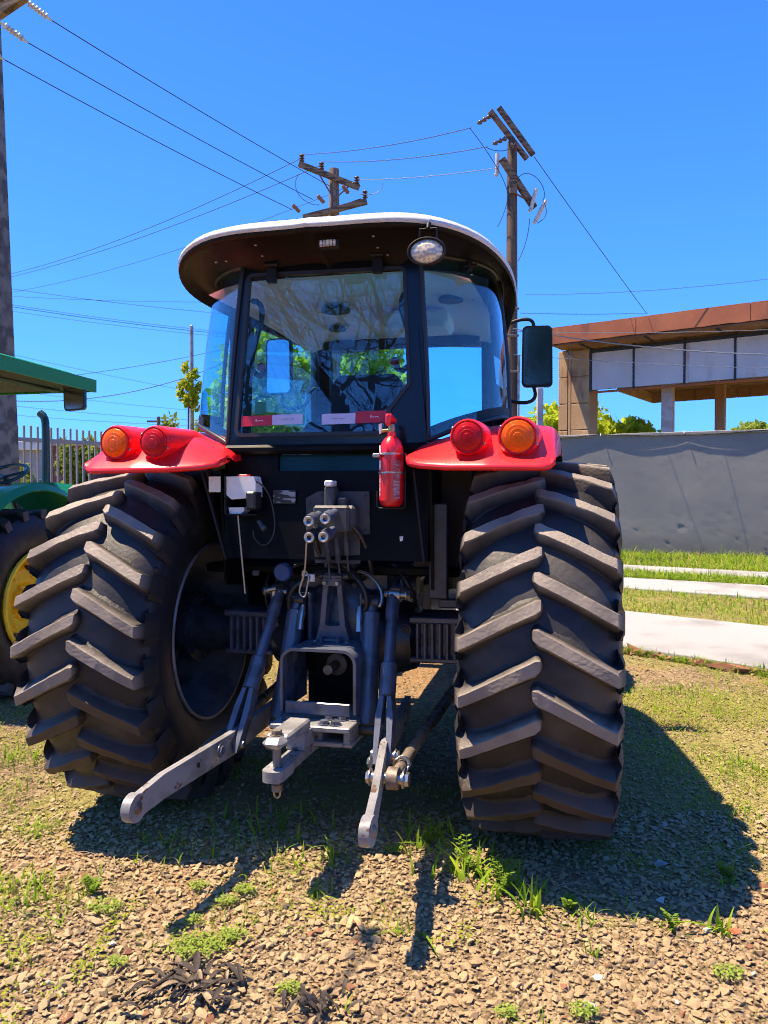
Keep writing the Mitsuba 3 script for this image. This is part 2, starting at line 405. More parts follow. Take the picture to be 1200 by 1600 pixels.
st, sc = scatter(STONES, q, sz, sz * .08 + rg.uniform(-.003, .004, len(q)), rg, col)
st, sc = facet(st, sc)
put('gravel', st, M['vertex_matte'], smooth=False, color=sc, kind='stuff', label='loose brown crushed gravel over the yard')

def blades(q, h, rng, colors, wid=.0035, lean=.55, seg=3):
    """Grass blades as bent tapered strips: one mesh with vertex colours."""
    n = len(q); az = rng.uniform(0, 2 * np.pi, n); ln = np.abs(rng.normal(lean, .3, n)) * h * 1.5
    dx, dy = np.cos(az), np.sin(az)
    wd = wid * rng.uniform(.7, 1.4, n) * np.clip(h / .06, .6, 2.2)
    V = []
    for k in range(seg + 1):
        t = k / seg
        c = np.stack([q[:, 0] + dx * ln * t ** 1.8, q[:, 1] + dy * ln * t ** 1.8, h * (t - .42 * t * t * np.minimum(1.5, ln / h)) - .004], 1)
        s = (wd * (1 - t) ** .7 * .5 + .0002)[:, None] * np.stack([-dy, dx, dx * 0], 1)
        V += [c - s, c + s]
    V = np.stack(V, 1); k = 2 * (seg + 1)
    f = []
    for a in range(seg):
        f += [[2 * a, 2 * a + 1, 2 * a + 3], [2 * a, 2 * a + 3, 2 * a + 2]]
    F = (np.array(f)[None] + (np.arange(n) * k)[:, None, None]).reshape(-1, 3)
    C = np.repeat(colors, k, axis=0)
    return trimesh.Trimesh(V.reshape(-1, 3), F, process=False), C

def green(n, rng, dry=.2):
    t = rng.random((n, 1))
    c = np.array([.15, .30, .022]) * (1 - t) + np.array([.31, .42, .035]) * t
    d = rng.random(n) < dry
    c[d] = np.array([.46, .37, .14]) * rng.uniform(.7, 1.1, (d.sum(), 1))
    return c

# thin yard grass on the right of the tractor, the bands between the paths, and the left corner
rg = np.random.default_rng(33)
q = jitter(1.0, 6.5, 3.9, 9.0, .024, rg); q = q[in_view(q, .53, .3)]
pth, X, Y = on_path(q); q = q[~pth & (X > 1.2) & (Y < 7.5) & (nz(q, 1.7, 5) + rg.normal(0, .04, len(q)) > .475)]
h1 = rg.gamma(4, .008, len(q)).clip(.012, .10)
q2 = jitter(-3.4, -1.1, 2.4, 6.2, .022, rg); q2 = q2[in_view(q2, .53, .3)]
q2 = q2[nz(q2, 2.1, 6) + rg.normal(0, .04, len(q2)) > .535]
h2 = rg.gamma(4, .010, len(q2)).clip(.012, .12)
q3 = jitter(-1.6, 1.9, 1.6, 4.4, .020, rg); q3 = q3[in_view(q3, .53, .2)]
q3 = q3[nz(q3, 2.6, 15) + rg.normal(0, .035, len(q3)) > .655]
h3 = rg.gamma(4, .007, len(q3)).clip(.01, .07)
q = np.vstack([q, q2, q3]); h = np.concatenate([h1, h2, h3])
m, c = blades(q, h, rg, green(len(q), rg, .25), .005)
put('grass', m, M['grass'], smooth=True, color=c, kind='stuff', label='thin yellow green grass growing through the gravel')

# moss and creeping ground cover: tiny leaf faces in patches
rg = np.random.default_rng(55)
q = np.vstack([jitter(.7, 6.5, 3.5, 9.0, .017, rg), jitter(-3.4, -.9, 2.3, 6.2, .017, rg), jitter(-1.2, 1.6, 1.7, 3.4, .017, rg)])
q = q[in_view(q, .53, .3)]
pth, X, Y = on_path(q)
thr = np.where(q[:, 0] > .9, np.where(q[:, 1] > 3.6, .50, .62), np.where(q[:, 0] < -.9, .55, .66))
k = ~pth & (nz(q, 1.5, 25, 4) * .6 + nz(q, 5.5, 26) * .4 + rg.normal(0, .025, len(q)) > thr)
q = q[k]; n = len(q)
t = rg.uniform(0, 6.283, n); s_ = rg.uniform(.004, .009, n)
u = np.stack([np.cos(t) * s_, np.sin(t) * s_, rg.normal(0, .3, n) * s_], 1); v = np.stack([-np.sin(t) * s_, np.cos(t) * s_, rg.normal(0, .3, n) * s_], 1) * .7
o = np.stack([q[:, 0], q[:, 1], rg.uniform(.006, .022, n)], 1)
V = np.stack([o - u, o + v, o + u, o - v], 1).reshape(-1, 3)
F = (np.array([[0, 1, 2], [0, 2, 3]])[None] + (np.arange(n) * 4)[:, None, None]).reshape(-1, 3)
t = rg.random((n, 1))
c = np.array([.18, .26, .03]) * (1 - t) + np.array([.36, .38, .05]) * t
put('ground_cover', trimesh.Trimesh(V, F, process=False), M['grass'], smooth=False, color=np.repeat(c, 4, axis=0), kind='stuff', label='creeping yellow green ground cover in patches on the yard')

def band(name, x0, x1, ya, yb, step, hm, label, seed, dry=.15, thr=.30):
    rr = np.random.default_rng(seed)
    n = int((x1 - x0) * 3.0 / step ** 2)
    X = rr.uniform(x0, x1, n)
    Y = ya[0] + ya[1] * X + rr.random(n) * (yb[0] - ya[0] + (yb[1] - ya[1]) * X)
    P = np.stack(yard_point((X, Y, X * 0))[:2], 1)
    k = (nz(P, 1.1, seed) + rr.normal(0, .05, n) > thr) & in_view(P, .53, .4)
    P = P[k]
    hh = rr.gamma(5, hm / 5, len(P)).clip(.02, hm * 2.4)
    mm, cc = blades(P, hh, rr, green(len(P), rr, dry), .008, .5)
    put(name, mm, M['grass'], smooth=True, color=cc, kind='stuff', label=label)
band('grass_band', -1, 5.5, (4.90, -.62), (5.01, -.62), .030, .05, 'short grass fringe along the near edge of the wide concrete path', 44, .3, .50)
band('grass_band', -1, 6.5, (7.30, -.51), (9.88, -.41), .034, .055, 'patchy green grass band beyond the wide concrete path', 41, .25, .44)
band('grass_band', -1, 8, (11.31, -.30), (12.82, -.42), .032, .09, 'narrow green grass band between the two far path strips', 42)
band('grass_band', -1, 10, (14.02, -.36), (17.8, -.13), .042, .15, 'taller green grass band at the foot of the grey wall', 43, .15, .2)

# weeds and tufts one can point at
def weed(x, y, label, n=16, h=.12, spread=.03, broad=.006, seed=0, leafy=False, lean=.5, dry=.03, name='grass_tuft', cat_='weed', group=None):
    rr = np.random.default_rng(seed + 500)
    qq = np.stack([rr.normal(x, spread, n), rr.normal(y, spread, n)], 1)
    hh = rr.uniform(.5, 1.15, n) * h
    mm, cc = blades(qq, hh, rr, green(n, rr, dry) * .95, broad, lean, 5)
    t = thing(name, label, cat_, group=group)
    put('blades', mm, M['grass'], smooth=True, parent=t, color=cc, kind='stuff')
    if leafy:
        L, C = [], []
        for s in range(leafy):
            az = rr.uniform(0, 6.28); hs = h * rr.uniform(.6, 1.1)
            tip = np.array([x + math.cos(az) * hs * .5, y + math.sin(az) * hs * .5, hs])
            ax = spline([(x, y, 0), (x + math.cos(az) * hs * .18, y + math.sin(az) * hs * .18, hs * .6), tip], 8)
            L.append(sweep(ax, np.linspace(.002, .001, 8), 4))
            for k in range(2, 8):
                for sd in (-1, 1):
                    d = np.array([-math.sin(az) * sd, math.cos(az) * sd, .25]) * .022 + np.array([math.cos(az), math.sin(az), 0]) * .008
                    wv = np.array([math.cos(az), math.sin(az), .1]) * .008
                    o = ax[k]
                    L.append(trimesh.Trimesh([o, o + d * .5 + wv, o + d, o + d * .5 - wv], [[0, 1, 2], [0, 2, 3]], process=False))
        mm = cat(L); cc = np.broadcast_to(np.array([.17, .27, .035]), (len(mm.vertices), 3))
        put('leaflets', mm, M['grass'], smooth=True, parent=t, color=cc, kind='stuff')
    return t

def leaf_cloud(center, radii, n, size, rng, c0, c1, clumps=40, fill=.55):
    """Leaf faces gathered in clumps through an uneven volume."""
    center, radii = np.asarray(center, float), np.asarray(radii, float)
    d = rng.normal(size=(clumps, 3)); d /= np.linalg.norm(d, axis=1, keepdims=True)
    cc = d * (rng.uniform(.25, 1.0, (clumps, 1)) ** fill) * radii
    cr = rng.uniform(.16, .34, clumps)
    which = rng.integers(0, clumps, n)
    o = rng.normal(size=(n, 3)); o /= np.linalg.norm(o, axis=1, keepdims=True)
    P = center + cc[which] + o * (rng.random((n, 1)) ** .5) * cr[which][:, None] * radii
    a = rng.normal(size=(n, 3)); a /= np.linalg.norm(a, axis=1, keepdims=True)
    b = np.cross(a, rng.normal(size=(n, 3))); b /= np.linalg.norm(b, axis=1, keepdims=True)
    s = size * rng.uniform(.6, 1.4, (n, 1))
    V = np.stack([P - a * s, P + b * s * .5, P + a * s, P - b * s * .5], 1).reshape(-1, 3)
    F = (np.array([[0, 1, 2], [0, 2, 3]])[None] + (np.arange(n) * 4)[:, None, None]).reshape(-1, 3)
    t = (rng.random((n, 1)) * .6 + rng.random((clumps, 1))[which] * .4)
    return trimesh.Trimesh(V, F, process=False), np.repeat(np.asarray(c0) * (1 - t) + np.asarray(c1) * t, 4, axis=0), center + cc

def tree(name, label, base, h, center, radii, n, size, seed, c0=(.12, .20, .022), c1=(.38, .44, .045), r=.14, clumps=40, cat_='tree', group=None):
    rr = np.random.default_rng(seed)
    t = thing(name, label, cat_, group=group)
    base = np.asarray(base, float); center = np.asarray(center, float)
    mm, cc, cs = leaf_cloud(center, radii, n, size, rr, c0, c1, clumps)
    put('crown', mm, M['leaf'], smooth=False, parent=t, color=cc)
    fork = base + (center - base) * .6
    fork[2] = max(base[2] + .3, center[2] - radii[2] * .9)
    w = [sweep(spline([base, (base + fork) / 2 + rr.normal(0, .08, 3) * r * 4, fork], 8), np.linspace(r, r * .7, 8), 8)]
    for k in rr.choice(len(cs), min(14, len(cs)), replace=False):
        mid = (fork + cs[k]) / 2 + np.array([0, 0, -.1 * radii[2]]) + rr.normal(0, .05, 3) * radii
        w.append(sweep(spline([fork, mid, cs[k]], 7), np.linspace(r * .45, r * .08, 7), 5))
    put('trunk', cat(w), M['bark'], smooth=True, parent=t)
    return t

# trees beyond the yard, seen through the cab glass and over the wall
tree('broadleaf_tree', 'green tree seen through the left side of the rear cab window', (-3.6, 24, 0), 4, (-3.4, 24, 4.0), (1.7, 1.5, 3.3), 7500, .16, 61, (.22, .34, .02), (.75, .75, .05), clumps=60)
tree('broadleaf_tree', 'round green tree seen through the middle of the rear cab window', (-1.0, 27, 0), 4, (-1.15, 27, 4.9), (1.95, 1.6, 2.5), 7500, .16, 62, (.20, .33, .02), (.66, .70, .06), clumps=64)
tree('low_tree', 'low bright green tree beyond the wall beside the rusty column', (7.6, 29, 0), 3, (7.4, 29, 3.1), (3.2, 2.0, 1.65), 7000, .15, 63, (.26, .38, .03), (.66, .70, .06), clumps=60)
tree('low_tree', 'small thin green tree beyond the right end of the wall', (15.6, 33, 0), 3, (15.6, 33, 3.9), (1.2, .8, .75), 1500, .12, 64, (.2, .30, .05), (.45, .52, .10), clumps=26, r=.06)
tree('low_tree', 'small thin green tree at the right edge of the photo behind the wall', (17.6, 33, 0), 3, (17.6, 33, 4.0), (.8, .7, .7), 900, .12, 65, (.2, .30, .05), (.45, .52, .10), clumps=18, r=.06)
tree('flowering_tree', 'small yellow flowering tree beside the slim grey street pole', (-6.25, 24.6, 0), 3, (-6.12, 24.6, 4.95), (.42, .4, .78), 1000, .08, 67, (.16, .30, .025), (.62, .56, .04), clumps=26, r=.04)
for i, (X, Y, h_) in enumerate([(.95, -19.9, 9.4), (4.6, -20.5, 8.8), (-8.0, -20.6, 8.2)]):
    b_ = t2w(X, Y)
    tree('evergreen_tree', ['dark evergreen tree behind the camera, mirrored in the right wing mirror', 'dark evergreen tree behind the camera, right of the mirrored one', 'rounder tree behind the camera, mirrored in the left wing mirror'][i], b_, 4, b_ + [0, 0, h_ * .5], (2.1, 1.6, h_ * .52), 5600, .2, 90 + i, (.02, .05, .012), (.05, .09, .02), clumps=40)
for i, (x, y, z, rx, rz, n) in enumerate([(-12.4, 26, 1.5, .8, 1.0, 1500), (-11.7, 30, 2.2, 1.1, 1.9, 2600), (-7.9, 30, 2.6, 1.6, 2.0, 2200), (-7.1, 40, 3.6, 2.2, 1.7, 2200), (-9.6, 20, 1.3, .55, .8, 1400)]):
    tree('shrub', ['bright green bush behind the fence left of the white house', 'green bush behind the fence right of the brick house', 'leafy bush behind the fence near the red left mudguard', 'far tree top over the left red mudguard', 'low green bush just behind the fence'][i], (x, y, 0), 2, (x, y, z), (rx, rx * .8, rz), n, .12, 70 + i, (.09, .16, .03), (.34, .40, .07), r=.06, clumps=24)

# ---------------------------------------------------------------- grey wall with its cable
WA, WB = np.array([-2.0, 22.84]), np.array([19.0, 13.60])
WU = unit(np.append(WB - WA, 0)); WN = np.array([WU[1], -WU[0], 0]);
if WN[1] > 0: WN = -WN
WL = float(np.linalg.norm(WB - WA)); WH = 2.93
nu, nv = 340, 52
su, sv = np.linspace(0, WL, nu), np.linspace(-.05, WH, nv)
U, V = np.meshgrid(su, sv, indexing='ij')
pt = np.stack([U * 1.1, V * 1.1, U * 0], -1)
bump = (meshkit.fbm(pt * 1.0, 3, seed=2) - .5) * .012 + (meshkit.fbm(pt * 5, 3, seed=8) - .5) * .004 + (meshkit.fbm(pt * 14, 2, seed=12) - .5) * .004
pock = np.clip(meshkit.fbm(pt * 9.0, 2, seed=31) - .74, 0, 1) * .10 * np.clip(1.6 - V, .15, 1)
front = np.append(WA, 0) + U[..., None] * WU + V[..., None] * np.array([0, 0, 1.0]) + (bump - pock)[..., None] * WN
back = np.stack([np.append(WA, 0) + s * WU - WN * .2 + np.array([0, 0, z]) for s in su[::20].tolist() + [WL] for z in (-.05, WH)]).reshape(-1, 2, 3)
wall = thing('boundary_wall', 'long dark grey rendered wall with rough plaster behind the paths', 'wall')
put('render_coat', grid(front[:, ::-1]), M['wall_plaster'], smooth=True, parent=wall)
put('back_face', grid(back), M['wall_plaster'], smooth=False, parent=wall)
# a thin weathered capping whose front edge wanders in and out
s = np.linspace(0, WL, 420)
hooks = 1.75
edge = .030 + .024 * np.abs(np.sin(np.pi * (s - .35) / 1.95)) ** .8 + .012 * (meshkit.noise(np.stack([s * 1.7, s * 0, s * 0], -1), 5) - .5)
P = []
for off, z in ((-.22, -.01), (-.22, .07), (0, .075), (1, .06), (1, .012), (0, -.005)):
    P.append([np.append(WA, WH + z + .01 * meshkit.noise(np.array([a * 2.0, 0, 0]), 3)) + a * WU + WN * (off if off < 0 else e * off) for a, e in zip(s, edge)])
put('capping', grid(np.array(P)), M['wall_cap'], smooth=40, parent=wall)
edge_at = lambda a: float(np.interp(a, s, edge))
cb = thing('wall_cable', 'black cable looping along the top of the grey wall', 'cable')
pts = [np.append(WA, WH + .07 - .075 * abs(math.sin(math.pi * (a - .35) / 1.95 * .5)) ** 1.0) + a * WU + WN * (edge_at(a) + .012) for a in np.linspace(.2, WL - .2, 160)]
put('cable', sweep(pts, .011, 6), M['wire'], smooth=True, parent=cb)
for k in range(9):
    a = .35 + 3.9 * k * .5
    o = np.append(WA, WH) + a * WU
    put('clip', sweep([o + np.array([0, 0, .1]), o + WN * .06 + np.array([0, 0, .09]), o + WN * .105 + np.array([0, 0, .03])], .012, 6), M['galvanised'], parent=cb)

# ---------------------------------------------------------------- abandoned station canopy beyond the wall
KY = math.radians(34.7)
CAN = frame(5.744, 25.617, KY)                       # local x along its front, y away from us
cn = thing('station_canopy', 'rusty abandoned filling station canopy on tan columns behind the wall', 'canopy', CAN)
L = 15.0
for k in range(5):                                  # fascia sheets
    x0, x1 = -.30 + k * 3.12, -.30 + (k + 1) * 3.12 - .018
    x0 = max(x0, .14)
    xx = np.linspace(x0, x1, 40)
    lo = 6.26 + .030 * (meshkit.fbm(np.stack([xx * 3.0, xx * 0, xx * 0], -1), 3, seed=k) - .5) ; up = 6.77 + .022 * (meshkit.fbm(np.stack([xx * 1.5, xx * 0, xx * 0], -1), 3, seed=k + 9) - .5)
    put('fascia_sheet', plate([(a, b) for a, b in zip(xx, lo)] + [(a, b) for a, b in zip(xx[::-1], up[::-1])], .035, (0, -.96, 0), (1, 0, 0), (0, 0, 1)), M['rust_red'], parent=cn)
put('fascia_backing', bx(.15, L, -.955, -.93, 6.28, 6.74), M['rust_soffit'], parent=cn)
for k in range(5):
    put('side_fascia_sheet', bx(.10, .138, -1.0 + k * 1.6, -1.0 + (k + 1) * 1.6 - .012, 6.26, 6.77, .008), M['rust_red'], parent=cn)
put('roof_deck', bx(.15, L, -.92, 7.2, 6.50, 6.58), M['rust_soffit'], parent=cn)
put('eave_soffit', bx(.15, L, -.92, -.05, 6.20, 6.25), M['rust_soffit'], parent=cn)
for k in range(7):
    put('eave_strip', bx(1.0 + k * 2.0, 1.08 + k * 2.0, -.90, -.07, 6.17, 6.198), M['interior'], parent=cn)
xs = [1.10, 2.46, 3.975, 5.38, 6.8, 8.2, 9.6, 11.0]
for k in range(len(xs) - 1):                        # pale sign panels
    put('sign_panel', bx(xs[k] + .03, xs[k + 1] - .03, -.03, .03, 4.84, 6.02, .006), M['white_panel'], parent=cn)
put('panel_backing', bx(1.1, 11, .035, .06, 4.84, 6.19), M['rust_soffit'], parent=cn)
for x in xs:
    put('panel_mullion', bx(x - .028, x + .028, -.06, .03, 4.80, 6.19, .006), M['interior'], parent=cn)
put('mullion_strip', bx(3.975 + .04, 3.975 + .13, -.05, -.032, 4.82, 6.0, .004), M['pale_post'], parent=cn)
put('top_channel', bx(1.1, L, -.05, .03, 6.03, 6.12, .01), M['interior'], parent=cn)
put('bottom_channel', bx(1.08, L, -.065, .10, 4.74, 4.795, .01), M['rust_red'], parent=cn)
put('under_soffit', bx(1.93, L, .12, 3.9, 5.10, 5.14), M['rust_soffit'], parent=cn)
for k in range(7):
    put('soffit_seam', bx(2.6 + k * 1.9, 2.66 + k * 1.9, .14, 3.85, 5.07, 5.098), M['rust_tan'], parent=cn)
for k in range(5):
    put('rear_fascia_sheet', bx(1.93 + k * 2.4, 1.93 + (k + 1) * 2.4 - .012, 3.9, 3.94, 4.75, 5.12, .006), M['orange_post'], parent=cn)
for k in range(2):
    put('left_fascia_sheet', bx(1.89, 1.93, .14 + k * 1.9, .14 + (k + 1) * 1.9 - .012, 4.76, 5.12, .006), M['rust_tan'], parent=cn)
# the clad column at the left: stacked sheets on two faces with a recessed channel
put('clad_column', bx(.03, 1.02, .0, .85, 0, 6.19), M['rust_tan'], parent=cn)
for k in range(7):
    z0 = 6.18 - (k + 1) * .86; z1 = 6.18 - k * .86 - .03
    put('cladding_sheet', bx(.01, .32, -.045, -.003, max(z0, .02), z1, .01), M['rust_tan'], parent=cn)
    put('cladding_sheet', bx(.45, 1.04, -.045, -.003, max(z0, .02), z1, .01), M['rust_tan'], parent=cn)
put('column_channel', bx(.34, .43, -.035, -.004, .0, 6.17, .01), M['rust_tan'], parent=cn)
put('floodlight', cat(lathe([(0, 0), (.09, .0), (.10, .03), (.04, .12), (.03, .2), (0, .2)], 'z', (.52, -.3, 5.92), 16), rod((.52, -.3, 6.1), (.52, -.3, 6.2), .012)), M['galvanised'], parent=cn)
put('post', bx(3.17, 3.50, .45, .78, 0, 5.08, .01), M['pale_post'], parent=cn, label='pale mauve post under the canopy')
put('post', bx(4.28, 4.57, 2.65, 2.95, 0, 5.08, .01), M['orange_post'], parent=cn, label='orange tan post under the canopy')

# ---------------------------------------------------------------- poles and wires
def insulator(at_, d=(0, 0, 1), n=3, r=.07, pitch=.08):
    """A string of ribbed discs along d."""
    d = unit(d); at_ = np.asarray(at_, float)
    ms = []
    for k in range(n):
        o = at_ + d * pitch * k
        ms.append(sweep([o, o + d * pitch * .2, o + d * pitch * .5, o + d * pitch * .95], [r * .35, r, r * .85, r * .3], 10))
    return cat(ms)
def beam(a, b, h=.12, w=.10):
    a, b = np.asarray(a, float), np.asarray(b, float); d = unit(b - a)
    s = unit(np.cross(d, [0, 0, 1])); u = np.cross(s, d)
    pts = [o + s * i * w / 2 + u * j * h / 2 for o in (a, b) for i in (-1, 1) for j in (-1, 1)]
    return hull(pts)

# right pole
p1 = thing('utility_pole', 'tall dark wooden utility pole right of the red tractor cab', 'utility pole')
put('shaft', sweep([(2.86, 17.5, 0), (2.86, 17.5, 5), (2.86, 17.5, 9.35)], [.15, .135, .105], 14), M['pole_wood'], smooth=True, parent=p1)
put('crossarm', beam((2.33, 17.25, 9.92), (3.21, 17.60, 9.02), .10, .08), M['arm_wood'], parent=p1)
put('crossarm', beam((2.54, 17.40, 10.07), (3.38, 17.75, 9.17), .10, .08), M['arm_wood'], parent=p1)
put('crossarm', beam((2.59, 17.25, 8.88), (3.38, 17.60, 7.93), .13, .10), M['arm_wood'], parent=p1)
for a, b, n in [((2.34, 17.30, 9.83), (1.91, 17.20, 9.53), 3), ((2.70, 17.30, 9.35), (2.27, 17.20, 9.12), 3)]:
    put('insulator', insulator(a, np.subtract(b, a), n, .055, .12), M['porcelain'], smooth=True, parent=p1)
for (x, y, z), dx in [((3.33, 17.50, 8.14), .05), ((3.49, 17.50, 7.88), .11), ((2.52, 17.30, 8.92), 0)]:
    put('fuse_cutout', cat(sweep([(x - dx, 17.45, z - .28), (x + dx, 17.4, z + .14)], .045, 8), rod((x, 17.45, z), (x, 17.6, z), .02), insulator((x - dx - .02, 17.45, z - .28), (0, 0, -1), 1, .05)), M['porcelain_pale'], smooth=True, parent=p1)
put('brace', rod((2.86, 17.38, 8.2), (3.15, 17.5, 8.1), .02), M['arm_wood'], parent=p1)
put('arm_block', bx(2.78, 2.94, 17.3, 17.36, 8.15, 8.55), M['arm_wood'], parent=p1)
put('through_bolt', rod((2.80, 17.2, 9.18), (2.96, 17.8, 9.18), .03), M['old_steel'], parent=p1)
put('conduit', rod((2.98, 17.36, .2), (3.0, 17.36, 4.6), .03), M['galvanised'], parent=p1)
put('bracket', cat([bx(2.72, 3.0, 17.33, 17.37, z, z + .05) for z in (4.2, 5.0, 5.6)]), M['old_steel'], parent=p1)

# middle pole behind the cab roof
p2 = thing('utility_pole', 'brown wooden utility pole rising behind the cab roof', 'utility pole')
put('shaft', sweep([(-1.34, 21, 0), (-1.34, 21, 10.2)], [.17, .135], 14), M['pole_wood_pale'], smooth=True, parent=p2)
put('crossarm', beam((-2.26, 20.9, 10.30), (-.66, 20.75, 9.62), .14, .11), M['arm_wood'], parent=p2)
put('crossarm', beam((-2.15, 20.85, 8.86), (-.45, 20.7, 9.24), .14, .11), M['arm_wood'], parent=p2)
put('crossarm', beam((-2.05, 21.15, 8.92), (-.6, 21.1, 9.40), .12, .1), M['arm_wood'], parent=p2)
for q_ in [(-2.19, 20.9, 10.36), (-1.66, 20.85, 10.13), (-.72, 20.75, 9.72), (-.5, 20.72, 9.33)]:
    put('insulator', insulator(q_, (0, 0, 1), 3, .075, .07), M['porcelain'], smooth=True, parent=p2)
for a, b in [((-2.25, 20.7, 8.98), (-2.6, 19.8, 9.12)), ((-1.60, 20.7, 9.22), (-1.95, 19.8, 9.35)), ((-.95, 20.65, 9.45), (-1.3, 19.75, 9.6))]:
    put('insulator', insulator(a, np.subtract(b, a), 4, .055, .09), M['porcelain_brown'], smooth=True, parent=p2)
put('brace', rod((-1.30, 20.85, 9.3), (-1.75, 20.85, 10.05), .02), M['old_steel'], parent=p2); put('brace', rod((-1.38, 20.85, 9.3), (-.9, 20.8, 9.7), .02), M['old_steel'], parent=p2)

# left pole
p3 = thing('utility_pole', 'grey tapered concrete utility pole at the left edge of the photo', 'utility pole')
put('shaft', hull([(x, y, z) for z, hw in ((0, .22), (10.6, .09)) for x in (-6.36 - hw * .7 - .05 * z / 10.6, -6.36 + hw - .145 * z / 10.6) for y in (13 - hw, 13 + hw)]), M['pole_concrete'], smooth=False, parent=p3)
put('crossarm', beam((-5.75, 12.60, 9.47), (-7.29, 13.20, 9.01), .15, .11), M['arm_wood'], parent=p3)
put('crossarm', beam((-6.13, 12.90, 9.77), (-7.46, 13.50, 9.51), .15, .11), M['arm_wood'], parent=p3)
def dead_end(a, b):
    a, b = np.array(a), np.array(b)
    put('insulator', cat(insulator(a + (b - a) * .22, b - a, 6, .055, np.linalg.norm(b - a) * .11), rod(a, a + (b - a) * .3, .018), rod(a + (b - a) * .8, b, .018)), M['porcelain_pale'], smooth=True, parent=p3)
dead_end((-5.80, 12.60, 9.43), (-5.49, 13.00, 9.32))
dead_end((-6.19, 12.60, 9.08), (-5.89, 13.00, 8.96))
dead_end((-6.52, 12.60, 8.69), (-6.28, 13.00, 8.68))

sp = thing('street_pole', 'slim grey steel street pole left of the red tractor cab', 'pole')
put('shaft', sweep([(-6.17, 25, 0), (-6.17, 25, 6.86)], [.075, .06], 10), M['galvanised'], smooth=True, parent=sp)
put('cap', ball((-6.17, 25, 6.87), .062, 1), M['galvanised'], parent=sp)
wp = thing('fence_post', 'slim pale post behind the right wing mirror', 'post')
put('shaft', bx(4.26, 4.42, 21.6, 21.75, 0, 4.45), M['pale_post'], parent=wp)

def wire(label, a, b, sag=.25, r=.009, m='wire', group=None, n=26):
    a, b = np.asarray(a, float), np.asarray(b, float)
    t = np.linspace(0, 1, n)[:, None]
    pts = a + (b - a) * t; pts[:, 2] -= 4 * sag * (t * (1 - t))[:, 0]
    k = put('power_line', sweep(pts, r, 5), M[m], smooth=True, label=label, cat_='power line', group=group)
    return k
wire('topmost wire from the left pole down to the middle pole', (-5.49, 13.00, 9.32), (-1.14, 19.80, 9.16), .05)
wire('middle wire from the left pole down to the middle pole', (-5.89, 13.00, 8.96), (-1.80, 19.80, 8.95), .05)
wire('lowest wire from the left pole down to the middle pole', (-6.28, 13.00, 8.68), (-2.33, 19.80, 8.70), .05)
wire('upper wire between the middle pole and the right pole', (-2.17, 20.89, 10.55), (1.91, 17.20, 9.53), .11)
wire('second wire between the middle pole and the right pole', (-1.64, 20.89, 10.36), (2.27, 17.20, 9.12), .11)
wire('lowest wire between the middle pole and the right pole', (-0.69, 20.79, 9.84), (2.51, 17.30, 8.70), .06, m='wire_pale')
wire('upper of two wires sloping down left from the middle pole', (-2.19, 20.89, 10.46), (-18.50, 33.99, 10.65), .5)
wire('lower of two wires sloping down left from the middle pole', (-1.64, 20.89, 10.29), (-18.50, 33.99, 10.49), .4)
wire('wire sloping down left behind the left corner of the cab roof', (-0.74, 20.79, 9.74), (-18.50, 33.99, 9.98), .5, .007)
wire('thin wire sagging right toward the cab below the left corner of the roof', (-14.25, 26.99, 8.81), (-4.60, 30.99, 8.54), .12, .008)
wire('nearly level wire below the left corner of the roof', (-14.25, 26.99, 8.43), (-4.60, 30.99, 9.16), .12, .007)
wire('upper wire of the bundle left of the cab', (-14.25, 26.99, 8.28), (-4.60, 30.99, 7.80), .12, .008)
wire('middle wire of the bundle left of the cab', (-14.25, 26.99, 8.21), (-4.60, 30.99, 7.72), .12, .010)
wire('lower wire of the bundle left of the cab', (-14.25, 26.99, 8.05), (-4.60, 30.99, 7.62), .12, .007)
wire('thin wire rising right behind the green canopy', (-10.68, 26.99, 5.63), (-4.60, 30.99, 7.70), .12, .010)
wire('thick dark cable rising right past the mirror of the green tractor', (-14.25, 26.99, 4.85), (-4.60, 30.99, 7.57), .9, .014)
wire('faint wire sloping down right behind the green canopy', (-14.25, 26.99, 6.67), (-4.60, 30.99, 5.09), .12, .006)
wire('faint wire low over the fence', (-14.25, 26.99, 5.29), (-4.60, 30.99, 4.63), .12, .006)
wire('upper wire just above the fence tops', (-14.25, 26.99, 4.72), (-4.60, 30.99, 4.33), .12, .007)
wire('lower wire just above the fence tops', (-14.25, 26.99, 4.38), (-4.60, 30.99, 4.17), .12, .007)
wire('guy wire slanting from the right pole top to the canopy roof', (3.33, 17.40, 8.99), (7.74, 22.99, 6.82), .02)
wire('wire crossing the open sky above the rusty canopy', (4.35, 23.99, 7.64), (11.43, 20.99, 7.43), .15, .007)
wire('level wire just left of the rusty canopy roof', (3.50, 20.00, 6.14), (8.11, 23.99, 7.07), .03, .007)
wire('pale wire across the canopy fascia', (2.72, 16.50, 4.94), (9.25, 17.00, 5.12), .06, .007, 'wire_pale')
wire('thick pale cable sagging across the canopy panels', (2.72, 16.50, 5.00), (9.25, 17.00, 4.53), .14, .013, 'wire_pale')
wire('thin pale wire ending at the canopy panels', (2.72, 16.50, 4.45), (10.88, 20.00, 4.72), .06, .006, 'wire_pale')
